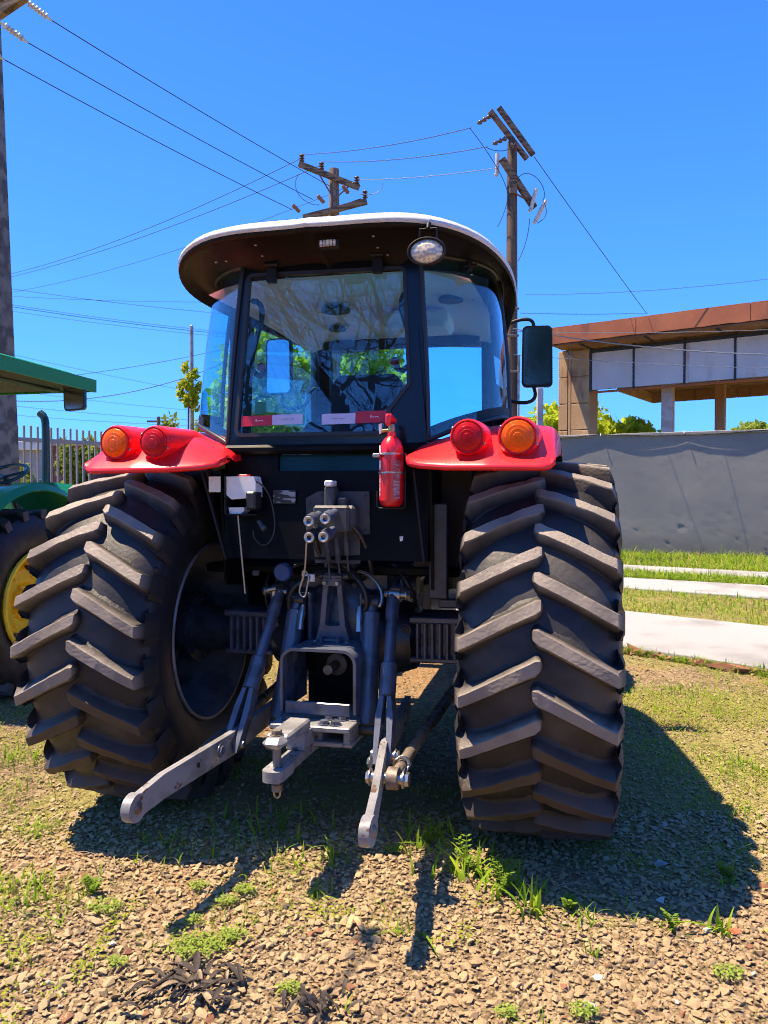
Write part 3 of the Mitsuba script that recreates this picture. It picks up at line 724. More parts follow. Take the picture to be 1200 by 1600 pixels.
for pts, lab in [
        ([(1.90, 17.30, 9.56), (2.17, 17.30, 9.20), (2.50, 17.30, 8.69), (2.71, 17.30, 8.23), (2.75, 17.30, 7.88)], 'slack jumper wire hanging left of the right pole'),
        ([(2.25, 17.30, 9.15), (2.54, 17.30, 9.07), (2.78, 17.30, 9.12), (2.90, 17.30, 9.26)], 'short jumper wire under the top insulators of the right pole'),
        ([(2.94, 17.30, 8.45), (3.17, 17.30, 8.58), (3.39, 17.30, 8.46), (3.51, 17.30, 7.98)], 'looped jumper wire beside the right pole fuses'),
        ([(3.51, 17.30, 7.98), (3.57, 17.30, 7.66), (3.39, 17.30, 7.49)], 'short hanging wire end at the right pole fuses'),
        ([(3.22, 17.30, 7.59), (3.17, 17.30, 7.21), (2.97, 17.30, 6.66)], 'wire dropping from the fuses down the right pole'),
        ([(2.75, 17.30, 8.23), (2.68, 17.30, 7.81), (2.51, 17.30, 7.41)], 'thin wire dropping left of the right pole'),
        ]:
    put('jumper_wire', sweep(spline(pts, 20), .008, 5), M['wire'], smooth=True, label=lab, cat_='wire')
for pts, lab in [
        ([(-2.24, 20.59, 9.91), (-2.31, 20.59, 9.52), (-2.07, 20.59, 9.21), (-1.70, 20.59, 9.11)], 'pale jumper loop left of the middle pole'),
        ([(-0.05, 20.59, 9.69), (-0.10, 20.59, 9.49), (-0.34, 20.59, 9.38), (-0.65, 20.59, 9.40)], 'pale jumper loop right of the middle pole'),
        ]:
    put('jumper_wire', sweep(spline(pts, 20), .010, 5), M['wire_pale'], smooth=True, label=lab, cat_='wire')

# ---------------------------------------------------------------- steel fence and the houses behind it, far left
fc = thing('picket_fence', 'tall grey steel picket fence behind the green tractor', 'fence')
fa, fb = np.array([-8.2, 11.8]), np.array([-1.9, 19.36])
fu = (fb - fa) / np.linalg.norm(fb - fa); FLn = float(np.linalg.norm(fb - fa))
def fpt(s_, z, off=0.0): return np.array([fa[0] + fu[0] * s_ + fu[1] * off, fa[1] + fu[1] * s_ - fu[0] * off, z])
pk = mikit.ply(bx(-.017, .017, -.017, .017, 0.1, 2.72, .005), M['fence_paint'], smooth=30)
for k in range(int(FLn / .125)):
    o = fpt(.125 * k, 0)
    put('picket', pk, None, parent=fc, tw=T().translate([o[0], o[1], R_.uniform(-.012, .012)]).rotate([0, 0, 1], math.degrees(math.atan2(fu[1], fu[0])) + R_.normal(0, 1)))
for z in (.35, 2.47):
    put('rail', beam(fpt(-.1, z, .04), fpt(FLn + .1, z, .04), .075, .04), M['fence_paint'], parent=fc)
hw = thing('house', 'white roofed grey house behind the steel fence', 'house')
def hbox(x0, x1, y0, y1, z0, z1): return bx(x0, x1, y0, y1, z0, z1, .01)
put('wall', hbox(-20.5, -15.3, 35, 40, 0, 3.5), M['house_gray'], parent=hw)
put('roof', hbox(-20.8, -15.1, 34.6, 40.4, 3.5, 3.85), M['house_white'], parent=hw)
for x in (-18.9, -17.4, -16.2):
    w_ = put('window', hbox(x, x + .9, 34.94, 34.99, 1.1, 2.2), M['house_white'], parent=hw)
    put('pane', hbox(x + .06, x + .84, 34.90, 34.935, 1.16, 2.14), M['dark_glass'], parent=w_)
hb = thing('house', 'red brick house behind the steel fence beside the exhaust pipe', 'house')
put('wall', hbox(-15.1, -13.5, 35.3, 39, 0, 3.7), M['house_brick'], parent=hb)
put('roof', hbox(-15.2, -13.3, 35.1, 39.2, 3.7, 3.82), M['house_gray'], parent=hb)
put('window', hbox(-14.6, -14.0, 35.24, 35.29, 1.7, 2.6), M['dark_glass'], parent=hb)
fp = thing('utility_pole', 'tiny far utility pole above the left red mudguard', 'utility pole')
put('shaft', sweep([(-19.7, 68, 0), (-19.7, 68, 8.3)], [.2, .15], 8), M['pole_wood'], parent=fp)
put('crossarm', beam((-20.7, 68, 7.9), (-18.7, 68, 7.9), .16, .14), M['arm_wood'], parent=fp)
# ================================================================ the red tractor
place_T = TRACTOR
tr = thing('tractor', 'red and grey cab tractor seen from behind with big dusty rear tyres', 'tractor', TRACTOR)
def settle(mesh):
    """The measured proportions of the body (drawn first on a shorter, narrower guess)."""
    mesh = mesh.copy(); V = np.array(mesh.vertices, float); X, Y, Z = V.T
    Yc = np.clip(Y, -1.3, .3)
    Y1 = .0449 * X ** 2 + 1.1859 * Yc + .0537 * Yc ** 2 + .0748 + (Y - Yc)
    Z1 = 1.0246 * Z - .0357 - .0672 * Yc + .0453 * Z * Yc - .0016 * X ** 2
    mesh.vertices = np.stack([X * (1.0042 + .0133 * X ** 2 + .0484 * Yc), Y1, Z1], 1)
    return mesh
def tp(name, mesh, m, smooth=30, parent=tr, **kw):
    if isinstance(mesh, trimesh.Trimesh): mesh = settle(mesh)
    return put(name, mesh, M[m] if m in M else m, smooth=smooth, parent=parent, **kw)
def mirx(m):
    m = m.copy(); m.vertices = m.vertices * [-1, 1, 1]; m.faces = m.faces[:, ::-1]; return m
def both(f):
    for s in (-1, 1): f(s)

# ---------------- tyres: lugged, built round the x axis
TR_R = .821
def rc(u, R=TR_R):
    return R - .050 - .012 * (abs(u) / .29) ** 2 - .070 * (abs(u) / .29) ** 4.5
def rt(u, R=TR_R):
    return R - .016 * (abs(u) / .29) ** 2
def lug_mesh(side, seed):
    rr = np.random.default_rng(seed)
    ts = np.concatenate([[0, .03, .09], np.linspace(.18, 1, 10)])
    rings = []
    drop = .155 / TR_R
    for i, t in enumerate(ts):
        u = -.022 + t * .301
        th = drop * (1 - t) ** 1.12 + .010 * math.sin(t * 3.1)
        w = [.25, .8, 1.12][i] if i < 3 else 1.05 - .10 * t
        hgt = [.35, .93, 1.0][i] if i < 3 else 1.0
        c, top = rc(u) - .012, rc(u) + (rt(u) - rc(u)) * hgt
        flare = 1.0 + .25 * t
        prof = [(-.050 * flare, c), (-.036, c + .016), (-.0285, top - .010), (-.022, top - .001), (.022, top - .001), (.0285, top - .010), (.037, c + .026), (.048, c + .013), (.085 * flare, c)]
        rings.append([(side * u, th + v * w / r, r) for v, r in prof])
    # over the shoulder and down the sidewall
    for x, dr_, w in ((.288, .05, .95), (.297, .10, .9), (.304, .155, .8)):
        c = TR_R - .03 - dr_
        rings.append([(side * (x + (.0 if k in (0, 8) else .012 if dr_ < .12 else .004)), v * w / c, c + (0 if k in (0, 8) else .006)) for k, v in enumerate((-.062, -.038, -.028, -.021, .021, .028, .040, .052, .085))])
    A = np.array(rings)
    n, k = A.shape[:2]
    x, th, r = A[..., 0], A[..., 1], A[..., 2]
    V = np.stack([x, -r * np.cos(th), r * np.sin(th)], -1).reshape(-1, 3)
    nn = meshkit.noise(V * 38, seed)[:, None] - .5
    n2 = meshkit.noise(V * 95, seed + 3)[:, None] - .5
    n3 = meshkit.noise(V * 16, seed + 7)[:, None] - .5
    V = V * (1 + (nn * .008 + n2 * .004 + n3 * .010))
    f = []
    for i in range(n - 1):
        for j in range(k - 1):
            a, b, c, d = i * k + j, i * k + j + 1, (i + 1) * k + j + 1, (i + 1) * k + j
            f += [[a, b, c], [a, c, d]]
    for base in (0, (n - 1) * k):
        for j in range(1, k - 1):
            f.append([base, base + j, base + j + 1])
    m = trimesh.Trimesh(V, f, process=False)
    m.fix_normals()
    m = trimesh.graph.smooth_shade(m, angle=math.radians(28), facet_minarea=None)
    return m
def lug_dict(m, clay, seed):
    """Worn tread face dusted tan (or clay brown, darkened to imitate shade), flanks left black."""
    v = np.array(m.vertices); r = np.hypot(v[:, 1], v[:, 2])
    top = np.array([rt(x) for x in np.clip(v[:, 0], -.29, .29)])
    face = np.clip((r - (top - .016)) / .012, 0, 1)[:, None] * (np.abs(v[:, 0]) < .305)[:, None]
    nz_ = meshkit.fbm(v * 9.0, 3, seed=seed)[:, None]
    base = np.array([.011, .011, .013]) * (1 - nz_ * .5) + np.array([.030, .025, .021]) * nz_ * .5
    dust = (np.array([.050, .032, .021]) if clay else np.array([.195, .163, .130])) * (.55 + .9 * nz_)  # clay tone: shade of the lower wheel painted in as darker brown
    if clay:
        base = base * .6 + np.array([.040, .029, .020]) * .4 * (nz_ * 1.6)
    return mikit.ply(m, M['lug_rubber'], smooth=True, color=base * (1 - face) + dust * face)
side_prof = [(.425, .235), (.45, .262), (.50, .284), (.57, .302), (.62, .306), (.655, .301), (.68, .292)]
prof = [(r, -x) for r, x in side_prof] + [(rc(u), u) for u in np.linspace(-.284, .284, 23)] + [(r, x) for r, x in side_prof[::-1]]
# close inside
prof = [(.40, -.21)] + prof + [(.40, .21)]
carcass = lathe(prof, 'x', n=96)
def rim_mesh(outer):
    """outer = +1 or -1: the side the disc is set towards."""
    barrel = lathe([(.442, -.262), (.436, -.268), (.425, -.266), (.418, -.245), (.405, -.225), (.388, -.18), (.372, -.10), (.372, .10), (.388, .18), (.405, .225), (.418, .245), (.425, .266), (.436, .268), (.442, .262), (.405, .20), (.385, .1), (.385, -.1), (.405, -.2), (.442, -.262)], 'x', n=72)
    d = outer * .12
    disc = lathe([(.374, d), (.34, d - outer * .02), (.30, d + outer * .03), (.22, d + outer * .045), (.12, d + outer * .02), (.0, d + outer * .02)], 'x', n=48)
    disc2 = disc.copy(); disc2.vertices = disc2.vertices - [outer * .014, 0, 0]; disc2.faces = disc2.faces[:, ::-1]
    return barrel, cat(disc, disc2)
LUGN = 24
lug_dicts = {}
for s in (-1, 1):
    for k in range(3):
        lm_ = lug_mesh(s, 40 + k + 10 * (s > 0))
        for clay in (False, True):  # each lug in a plain and a shade-darkened copy
            lug_dicts[(s, k, clay)] = lug_dict(lm_, clay, k)
car_dict = mikit.ply(carcass, M['rubber'], smooth=40)
def rear_wheel(side, phase):
    tw = TRACTOR @ T().translate([side * .9326, 0, TR_R - .008])
    w = put('rear_wheel', car_dict, None, parent=tr, tw=tw, label='left rear tyre, inner side turned to the camera' if side < 0 else 'right rear tyre, tread facing the camera')
    a, b = rim_mesh(side)
    put('rim', a, M['rim_gray'], smooth=35, parent=w, tw=tw); put('disc', b, M['rim_gray'], smooth=35, parent=w, tw=tw)
    ang = np.arange(8) * np.pi / 4
    put('wheel_bolts', cat([bolt((side * .15, .16 * math.cos(t), .16 * math.sin(t)), (-side, 0, 0), .014, .05) for t in ang]), M['steel'], parent=w, tw=tw, kind='stuff')
    for s in (-1, 1):
        for k in range(LUGN):
            a = phase + (k + (.5 if s > 0 else 0)) * 360 / LUGN
            # clay brown lugs low on the wheel, its shade put into their colour
            low = math.sin(math.radians(a + (360 / LUGN) * .3)) < -.28
            d = lug_dicts[(s, (k * 7 + (s > 0)) % 3, low)]
            put('lug', d, None, parent=w, tw=tw @ T().rotate([1, 0, 0], -a))
rear_wheel(-1, 1.25)
rear_wheel(1, 9.3)
fr_tyre = lathe([(.34, -.16), (.37, -.19), (.46, -.21), (.56, -.205), (.60, -.18), (.615, 0), (.60, .18), (.56, .205), (.46, .21), (.37, .19), (.34, .16)], 'x', n=64)
for s in (-1, 1):
    tw = TRACTOR @ T().translate([s * .92, 2.86, .64])
    w = put('front_wheel', fr_tyre, M['rubber'], smooth=35, parent=tr, tw=tw)
    put('rim', rim_mesh(s)[1].apply_scale([1, .9, .9]), M['rim_gray'], parent=w, tw=tw)
    tr_l = []
    for sd in (-1, 1):
        for k in range(20):
            a = 2 * math.pi * (k + .5 * (sd > 0)) / 20
            pts = []
            for u, da in ((-.02, .2), (.19, 0)):
                for dv in (-.03, .03):
                    for r in (.60, .645):
                        th = a + da + dv / .6; pts.append((sd * u, -r * math.cos(th), r * math.sin(th)))
            tr_l.append(hull(pts))
    put('tread', cat(tr_l), M['tread_rubber'], smooth=False, parent=w, tw=tw, kind='stuff')

# ---------------- cab: rear frame, glass, pillars
def RP(x, z, off=0.0):
    return np.array([x, -.337 + .083 * (z - 1.738) + off, z])
RU, RV = np.array([1.0, 0, 0]), unit([0, .083, 1.0])
RO = RP(0, 0)
def rear_plate(poly, t, off=0.0):
    """Extruded away from us (towards +y) from the rear cab plane."""
    p = poly if isinstance(poly, Polygon) else Polygon(poly)
    p = affinity.scale(p, 1, math.sqrt(1 + .083 ** 2), origin=(0, 0))
    m = plate(p, t, RO + np.array([0, off + t, 0]), RU, RV)      # u x v points to -y
    return m
hole = rounded([(-.392, 2.478), (.352, 2.466), (.384, 1.955), (.300, 1.848), (.278, 1.742), (-.428, 1.744)], .03)
outer = Polygon([(-.418, 2.53), (.418, 2.53), (.466, 1.70), (-.466, 1.70)])
cabin = tp('cab_frame', rear_plate(outer.difference(hole), .05), 'gloss_black')
seal = hole.buffer(.002).difference(hole.buffer(-.014))
tp('window_seal', rear_plate(seal, .02, -.008), 'hose')
tp('rear_window', rear_plate(hole.buffer(-.004), .0005, -.001).slice_plane([0, 0, -9], [0, 0, 1]) if False else grid(np.array([[RP(x, z, .004) for z in (1.735, 2.482)] for x in (-.436, .392)])), 'glass', smooth=False)
# trim the rear pane to the opening: build it as a flat sheet from the polygon
from shapely import get_coordinates
def sheet(poly, off):
    v, f = trimesh.creation.triangulate_polygon(poly, engine='earcut')
    return trimesh.Trimesh(np.array([RP(x, z, off) for x, z in v]), f, process=False)
scene[tr + '__rear_window'].update(mikit.ply(settle(sheet(hole.buffer(.004), .006)), M['glass']))
tp('pillar_trim', rear_plate([(.392, 2.2), (.412, 2.2), (.462, 1.71), (.40, 1.70), (.33, 1.78), (.325, 1.84), (.405, 1.95)], .01, -.012), 'gloss_black')
for x0, x1, z0, z1, m in [(-.400, -.249, 1.800, 1.838, 'sticker_red'), (-.2485, -.104, 1.803, 1.840, 'sticker_white'), (-.014, .140, 1.800, 1.838, 'sticker_white'), (.1405, .286, 1.803, 1.846, 'sticker_red')]:
    pth_ = Polygon([(x0, z0 - .01), (x1, z0 - .008), (x1, z1), (x0, z1 - .002)])
    st_ = tp('reflective_strip', rear_plate(pth_, .0015, -.001), m)
    cx, cz = (x0 + x1) / 2, (z0 + z1) / 2 - .004
    marks = [LineString([(cx - .004, cz - .004), (cx - .002, cz + .006), (cx + .001, cz - .003)]).buffer(.0012)] + [LineString([(cx + .006 + k * .005, cz - .003), (cx + .008 + k * .005, cz + .001)]).buffer(.0009) for k in range(6)] if m == 'sticker_red' else [LineString([(cx - .03, cz), (cx + .03, cz + .001)]).buffer(.0007)]
    tp('lettering', cat([rear_plate(g, .001, -.0022) for g in marks]), 'sticker_mark' if m == 'sticker_red' else 'gray_paint', parent=st_)
for x, z in ((-.263, 2.462), (.230, 2.474)):
    tp('window_hinge', cat(rear_plate(rounded([(x - .022, z - .035), (x + .022, z - .035), (x + .022, z + .03), (x - .022, z + .03)], .006), .02, -.028), rod(RP(x - .03, z + .045, -.03), RP(x + .03, z + .045, -.03), .010)), 'black_plastic')
# curved rear quarter panes
def quarter(s):
    bot = np.array([(.464, -.337, 1.715), (.56, -.29, 1.76), (.66, -.215, 1.80), (.735, -.105, 1.83), (.752, .05, 1.84), (.750, .16, 1.84)]) * [s, 1, 1]
    top = np.array([(.414, -.277, 2.515), (.50, -.235, 2.515), (.60, -.15, 2.515), (.672, -.04, 2.515), (.692, .08, 2.515), (.69, .18, 2.515)]) * [s, 1, 1]
    B, Tt = spline(bot, 26), spline(top, 26)
    G = np.array([[b + (t - b) * k for k in np.linspace(0, 1, 14)] for b, t in zip(B, Tt)])
    mid = G + 0
    for j, k in enumerate(np.linspace(0, 1, 14)):                    # a little barrel
        mid[:, j] *= [1 + .018 * math.sin(math.pi * k), 1, 1]
    tp('quarter_window', grid(mid), 'glass', smooth=True)
    for ring, nm in ((mid[:, 0], 'quarter_seal'), (mid[:, -1], 'quarter_seal'), (mid[-1], 'quarter_seal'), (mid[0], 'quarter_seal')):
        tp(nm, sweep(ring, .011, 6), 'hose', smooth=True)
    # dark printed border along the foot of the pane
    foot = np.array([[m_[0] * [1, 1, 1] + np.array([0, .004, 0]) + (m_[1] - m_[0]) * k for k in (0, .45, .9)] for m_ in mid])
    tp('glass_border', shell(foot[:, ::-1] if s > 0 else foot, .003), 'black_plastic', smooth=40)
both(quarter)
def pillars(s):
    tp('rear_pillar', hull([(s * x, y, z) for z, xs in ((1.2, (.70, .755)), (2.52, (.645, .695))) for x in xs for y in (.17, .36)]), 'black_paint')
    tp('front_pillar', hull([(s * x, y, z) for z, xs, ys in ((1.2, (.50, .58), (1.40, 1.52)), (2.5, (.50, .565), (1.26, 1.36))) for x in xs for y in ys]), 'black_paint')
    tp('door_header', beam((s * .68, .2, 2.49), (s * .55, 1.32, 2.49), .05, .05), 'black_paint')
    tp('door_glass', grid(np.array([[(s * .742, .36, 1.25), (s * .682, .36, 2.48)], [(s * .575, 1.42, 1.25), (s * .56, 1.30, 2.48)]])), 'clear_glass', smooth=False)
    tp('door_sill', beam((s * .73, .2, 1.22), (s * .57, 1.42, 1.22), .10, .06), 'black_paint')
both(pillars)
tp('windscreen', grid(np.array([[(-.52, 1.47, 1.3), (-.52, 1.31, 2.44)], [(.52, 1.47, 1.3), (.52, 1.31, 2.44)]])), 'clear_glass', smooth=False)
tp('windscreen_header', bx(-.56, .56, 1.24, 1.36, 2.455, 2.52), 'black_paint')
tp('cowl', bx(-.56, .56, 1.36, 1.55, 1.05, 1.62, .03), 'black_paint')
tp('cab_floor', bx(-.66, .66, -.18, 1.45, 1.12, 1.16), 'black_paint')
tp('rear_panel', cat(rear_plate([(-.47, 1.70), (-.47, 1.20), (.47, 1.20), (.47, 1.70), (.33, 1.70), (.33, 1.585), (-.22, 1.585), (-.22, 1.665), (.33, 1.665), (.33, 1.70)], .05, .012), bx(-.47, .47, -.375, -.30, 1.665, 1.705, .012)), 'black_paint')
tp('lower_window', grid(np.array([[(-.215, -.325, 1.59), (-.215, -.318, 1.662)], [(.325, -.325, 1.59), (.325, -.318, 1.662)]])), 'teal_glass', smooth=False)
# ---------------- roof
half = np.array([(0, -.50, 2.598), (.28, -.492, 2.598), (.48, -.462, 2.592), (.62, -.395, 2.572), (.722, -.285, 2.540), (.780, -.12, 2.503), (.790, .15, 2.478), (.755, .6, 2.47), (.69, 1.1, 2.47), (.625, 1.5, 2.47), (.50, 1.76, 2.50), (.25, 1.86, 2.53), (0, 1.88, 2.53)])
cabl = np.array([(0, -.272, 2.500), (.25, -.272, 2.50), (.405, -.265, 2.50), (.51, -.21, 2.51), (.605, -.12, 2.515), (.672, -.02, 2.515), (.692, .15, 2.515), (.675, .55, 2.515), (.62, 1.0, 2.515), (.56, 1.28, 2.515), (.42, 1.36, 2.515), (.2, 1.36, 2.515), (0, 1.36, 2.515)])
def ring(h):
    h = spline(h, 61); return np.vstack([h, (h * [-1, 1, 1])[-2:0:-1]])
RO_, CI = ring(half), ring(cabl)
cen = np.array([0, .68, 0])
def inset(k, dz): return (RO_ - cen) * [k, k, 1] + cen + [0, 0, dz]
close = lambda P: np.concatenate([P, P[:, :1]], axis=1)
white = np.array([RO_ + [0, 0, 0], inset(1.005, .008), inset(1.004, .020), inset(.99, .038), inset(.955, .058), inset(.86, .088), inset(.6, .12), inset(.3, .132), inset(.02, .135)])
tp('roof', grid(close(white) - [.016, 0, .008]), 'white_roof', smooth=True)
mid1 = RO_ * .93 + CI * .07 + [0, 0, -.016]
mid2 = RO_ * .70 + CI * .30 + [0, 0, .022]
mid3 = RO_ * .35 + CI * .65 + [0, 0, .018]
under = np.array([RO_ + [0, 0, .002], inset(1.000, -.012), mid1, mid2, mid3, CI, CI - [0, 0, .05]])
under[:5] -= [.016, 0, .008]
rf_u = tp('roof_underside', grid(close(under)[::-1]), 'roof_under', smooth=True)
tp('headliner', grid(np.array([[(x, y, 2.475 - .04 * max(0, (y - .55)) ** 2 - .05 * (abs(x) / .6) ** 4) for x in np.linspace(-.62, .62, 15)] for y in np.linspace(-.22, 1.26, 15)])), 'headliner', smooth=True)
for (x, y, r) in ((-.18, .35, .075), (.22, .62, .07), (-.30, .80, .05), (.45, .25, .06)):
    tp('ceiling_speaker', lathe([(0, 0), (r, 0), (r * 1.05, .012), (r * .9, .02)], 'z', (x, y, 2.44 - .04 * max(0, y - .55) ** 2), 20), 'interior', parent=tr)
tp('overhead_console', bx(.05, .40, .45, .75, 2.37, 2.46, .02), 'headliner')
tp('sun_visor', bx(-.50, .50, 1.13, 1.17, 2.385, 2.45, .01), 'interior')
def under_z(y): return 2.585 - (2.585 - 2.50) * (y + .50) / .23
for x, y in ((-.28, -.43), (-.28, -.36), (.25, -.43), (.25, -.36), (-.50, -.37), (-.45, -.37), (.28, -.31), (.62, -.18), (.60, .0)):
    tp('screw', ball((x, y, under_z(y) + (-.004 if abs(x) < .45 else -.02)), .007, 1, (1, 1, .6)), 'steel')
lp = tp('plate_lamp', bx(.015, .105, -.455, -.425, 2.512, 2.552, .006), 'black_plastic')
tp('lens', cat([bx(.025 + k * .0145, .0365 + k * .0145, -.462, -.455, 2.518, 2.545, .002) for k in range(5)]), 'lens_clear', parent=lp)
lc = np.array([.492, -.50, 2.458])
wl = tp('work_lamp', cat(lathe([(0, .07), (.03, .065), (.06, .04), (.074, .008), (.078, -.004), (.072, -.010), (.068, -.004), (.068, 0), (0, 0)], 'y', (0, 0, 0), 40).apply_transform(np.diag([1.03, 1, .74, 1])).apply_translation(lc)), 'black_plastic', smooth=40)
tp('lens', lathe([(0, -.014), (.03, -.012), (.055, -.006), (.067, .002)], 'y', (0, 0, 0), 40).apply_transform(np.diag([1.03, 1, .74, 1])).apply_translation(lc), 'lens_clear', smooth=True, parent=wl)
tp('bracket', cat(sweep([lc + [-.038, .03, .03], lc + [-.034, .03, .10], lc + [.034, .03, .10], lc + [.038, .03, .03]], .005, 6), rod(lc + [0, .03, .10], lc + [0, .04, .125], .010)), 'black_plastic', parent=wl)
for x in (-.55, .61):
    tp('roof_hook', cat(rod((x, -.16, 2.51), (x, -.16, 2.47), .012), rod((x - .03, -.16, 2.49), (x + .03, -.16, 2.49), .01)), 'black_plastic')

# ---------------- inside of the cab
seat = tp('seat', cat(hull([(x, y, z) for x, z in ((-.20, 1.70), (.20, 1.70), (-.22, 1.9), (.22, 1.9), (-.15, 2.10), (.15, 2.10), (-.19, 2.05), (.19, 2.05)) for y in (.30, .40)]), hull([(x, y, z) for x in (-.24, .24) for y in (.35, .80) for z in (1.55, 1.66)]), bx(-.16, .16, .40, .75, 1.16, 1.55, .03)), 'seat_cloth', smooth=40)
tp('armrest', cat(bx(.24, .33, .35, .72, 1.72, 1.80, .02), bx(-.33, -.24, .35, .72, 1.72, 1.80, .02)), 'seat_cloth', parent=seat)
tp('side_console', hull([(x, y, z) for x in (.36, .62) for y, z in ((-.15, 1.16), (-.15, 1.62), (.75, 1.78), (.95, 1.16))]), 'interior')
tp('dashboard', hull([(x, y, z) for x in (-.34, .34) for y, z in ((1.1, 1.2), (1.1, 1.72), (1.36, 1.84), (1.38, 1.2))]), 'interior')
sw_c = np.array([0, .98, 1.86]); e1, e2 = np.array([1.0, 0, 0]), unit([0, .8, .6])
tp('steering_wheel', cat(sweep([sw_c + .19 * (math.cos(a) * e1 + math.sin(a) * e2) for a in np.linspace(0, 2 * math.pi, 33)], .014, 8), rod(sw_c, (0, 1.15, 1.6), .03), *[rod(sw_c, sw_c + .19 * (math.cos(a) * e1 + math.sin(a) * e2), .010) for a in (.5, 2.6, 4.7)]), 'interior', smooth=True)
for pts in ([(-.405, -.20, 2.38), (-.395, -.21, 2.15), (-.378, -.22, 2.04), (-.34, -.23, 2.03), (-.330, -.25, 2.062)], [(.365, -.20, 2.40), (.362, -.21, 2.16), (.352, -.22, 2.05), (.322, -.23, 2.03), (.300, -.25, 2.064)]):
    h_ = tp('window_handle', sweep(spline(pts, 18), .013, 8), 'interior', smooth=True)
    tp('knob', ball((pts[-1][0], -.268, pts[-1][2]), .020, 2), 'sticker_red', parent=h_)
tp('gas_strut', cat(rod((.395, -.17, 2.38), (.378, -.20, 2.0), .010), rod((.378, -.20, 2.0), (.374, -.21, 1.82), .005)), 'interior')
tp('wiper_motor', cat(ball((-.08, -.27, 1.77), .04, 2), ball((.0, -.27, 1.765), .04, 2), bx(-.12, .05, -.29, -.22, 1.715, 1.755, .01)), 'interior', smooth=40)
tp('paper_tag', rear_plate([(-.34, 1.845), (-.285, 1.845), (-.285, 1.90), (-.34, 1.90)], .001, .012), 'brass')
tp('paper_note', grid(np.array([[(.730 + .0, -.10, 1.98), (.715, -.075, 2.11)], [(.752, -.02, 1.965), (.738, .0, 2.10)]]) * [.985, 1, 1]), 'white_plastic', smooth=False)
# ---------------- bonnet, engine and front axle (beyond the cab)
tp('bonnet', hull([(x, y, z) for y, w_, z1 in ((1.56, .36, 1.60), (2.6, .34, 1.56), (3.35, .30, 1.40)) for x, z in ((-w_, .95), (w_, .95), (-w_, z1 - .1), (w_, z1 - .1), (-w_ * .75, z1), (w_ * .75, z1))]), 'red')
tp('engine', bx(-.24, .24, .9, 3.3, .62, 1.0, .04), 'gray_dark')
tp('front_axle', cat(rod((-.75, 2.86, .62), (.75, 2.86, .62), .075), ball((0, 2.86, .62), .16, 2)), 'gray_dark')
tp('exhaust_stack', sweep([(-.70, 1.62, 1.0), (-.70, 1.62, 1.5), (-.70, 1.62, 1.55), (-.70, 1.62, 2.2), (-.70, 1.62, 2.25), (-.70, 1.62, 2.6)], [.03, .03, .075, .075, .035, .035], 16), 'gray_dark', smooth=40)
tp('fuel_tank', bx(-.68, -.34, .5, 1.4, .62, 1.08, .05), 'black_plastic')
tp('step', cat(bx(.55, .85, .9, 1.2, .60, .64), bx(.55, .83, .92, 1.2, .86, .90), bx(.52, .56, .9, 1.2, .5, 1.1)), 'black_paint')
# ---------------- wing mirrors
def wing_mirror(s):
    c = np.array([s * .838, 1.28, 2.325])
    case = rounded([(-.092, -.185), (.092, -.185), (.088, .185), (-.088, .185)], .03)
    w = tp('wing_mirror', cat(plate(case, .035, c + [0, .0, 0], (1, 0, 0), (0, 0, 1)), hull(np.vstack([[(c[0] + x * .9, c[1] + .03, c[2] + z * .9) for x, z in ((-.085, -.18), (.085, -.18), (.085, .18), (-.085, .18))], [(c[0] + x, c[1] + .055, c[2] + z) for x, z in ((-.05, -.13), (.05, -.13), (.05, .13), (-.05, .13))]]))), 'black_plastic')
    tp('glass', plate(rounded([(-.08, -.172), (.08, -.172), (.076, .172), (-.076, .172)], .025), .003, c + [0, -.0365, 0], (1, 0, 0), (0, 0, 1)), 'mirror_glass', parent=w)
    tp('arm', sweep(spline([(s * .575, 1.32, 2.445), (s * .62, 1.30, 2.45), (s * .665, 1.29, 2.53), (s * .72, 1.28, 2.552), (s * .80, 1.28, 2.55), (s * .815, 1.29, 2.50)], 24), .011, 8), 'black_plastic', smooth=True, parent=w)
    tp('arm', sweep(spline([(s * .575, 1.32, 2.18), (s * .62, 1.30, 2.17), (s * .665, 1.29, 2.075), (s * .72, 1.28, 2.052), (s * .805, 1.28, 2.06), (s * .815, 1.29, 2.15)], 24), .011, 8), 'black_plastic', smooth=True, parent=w)
both(wing_mirror)

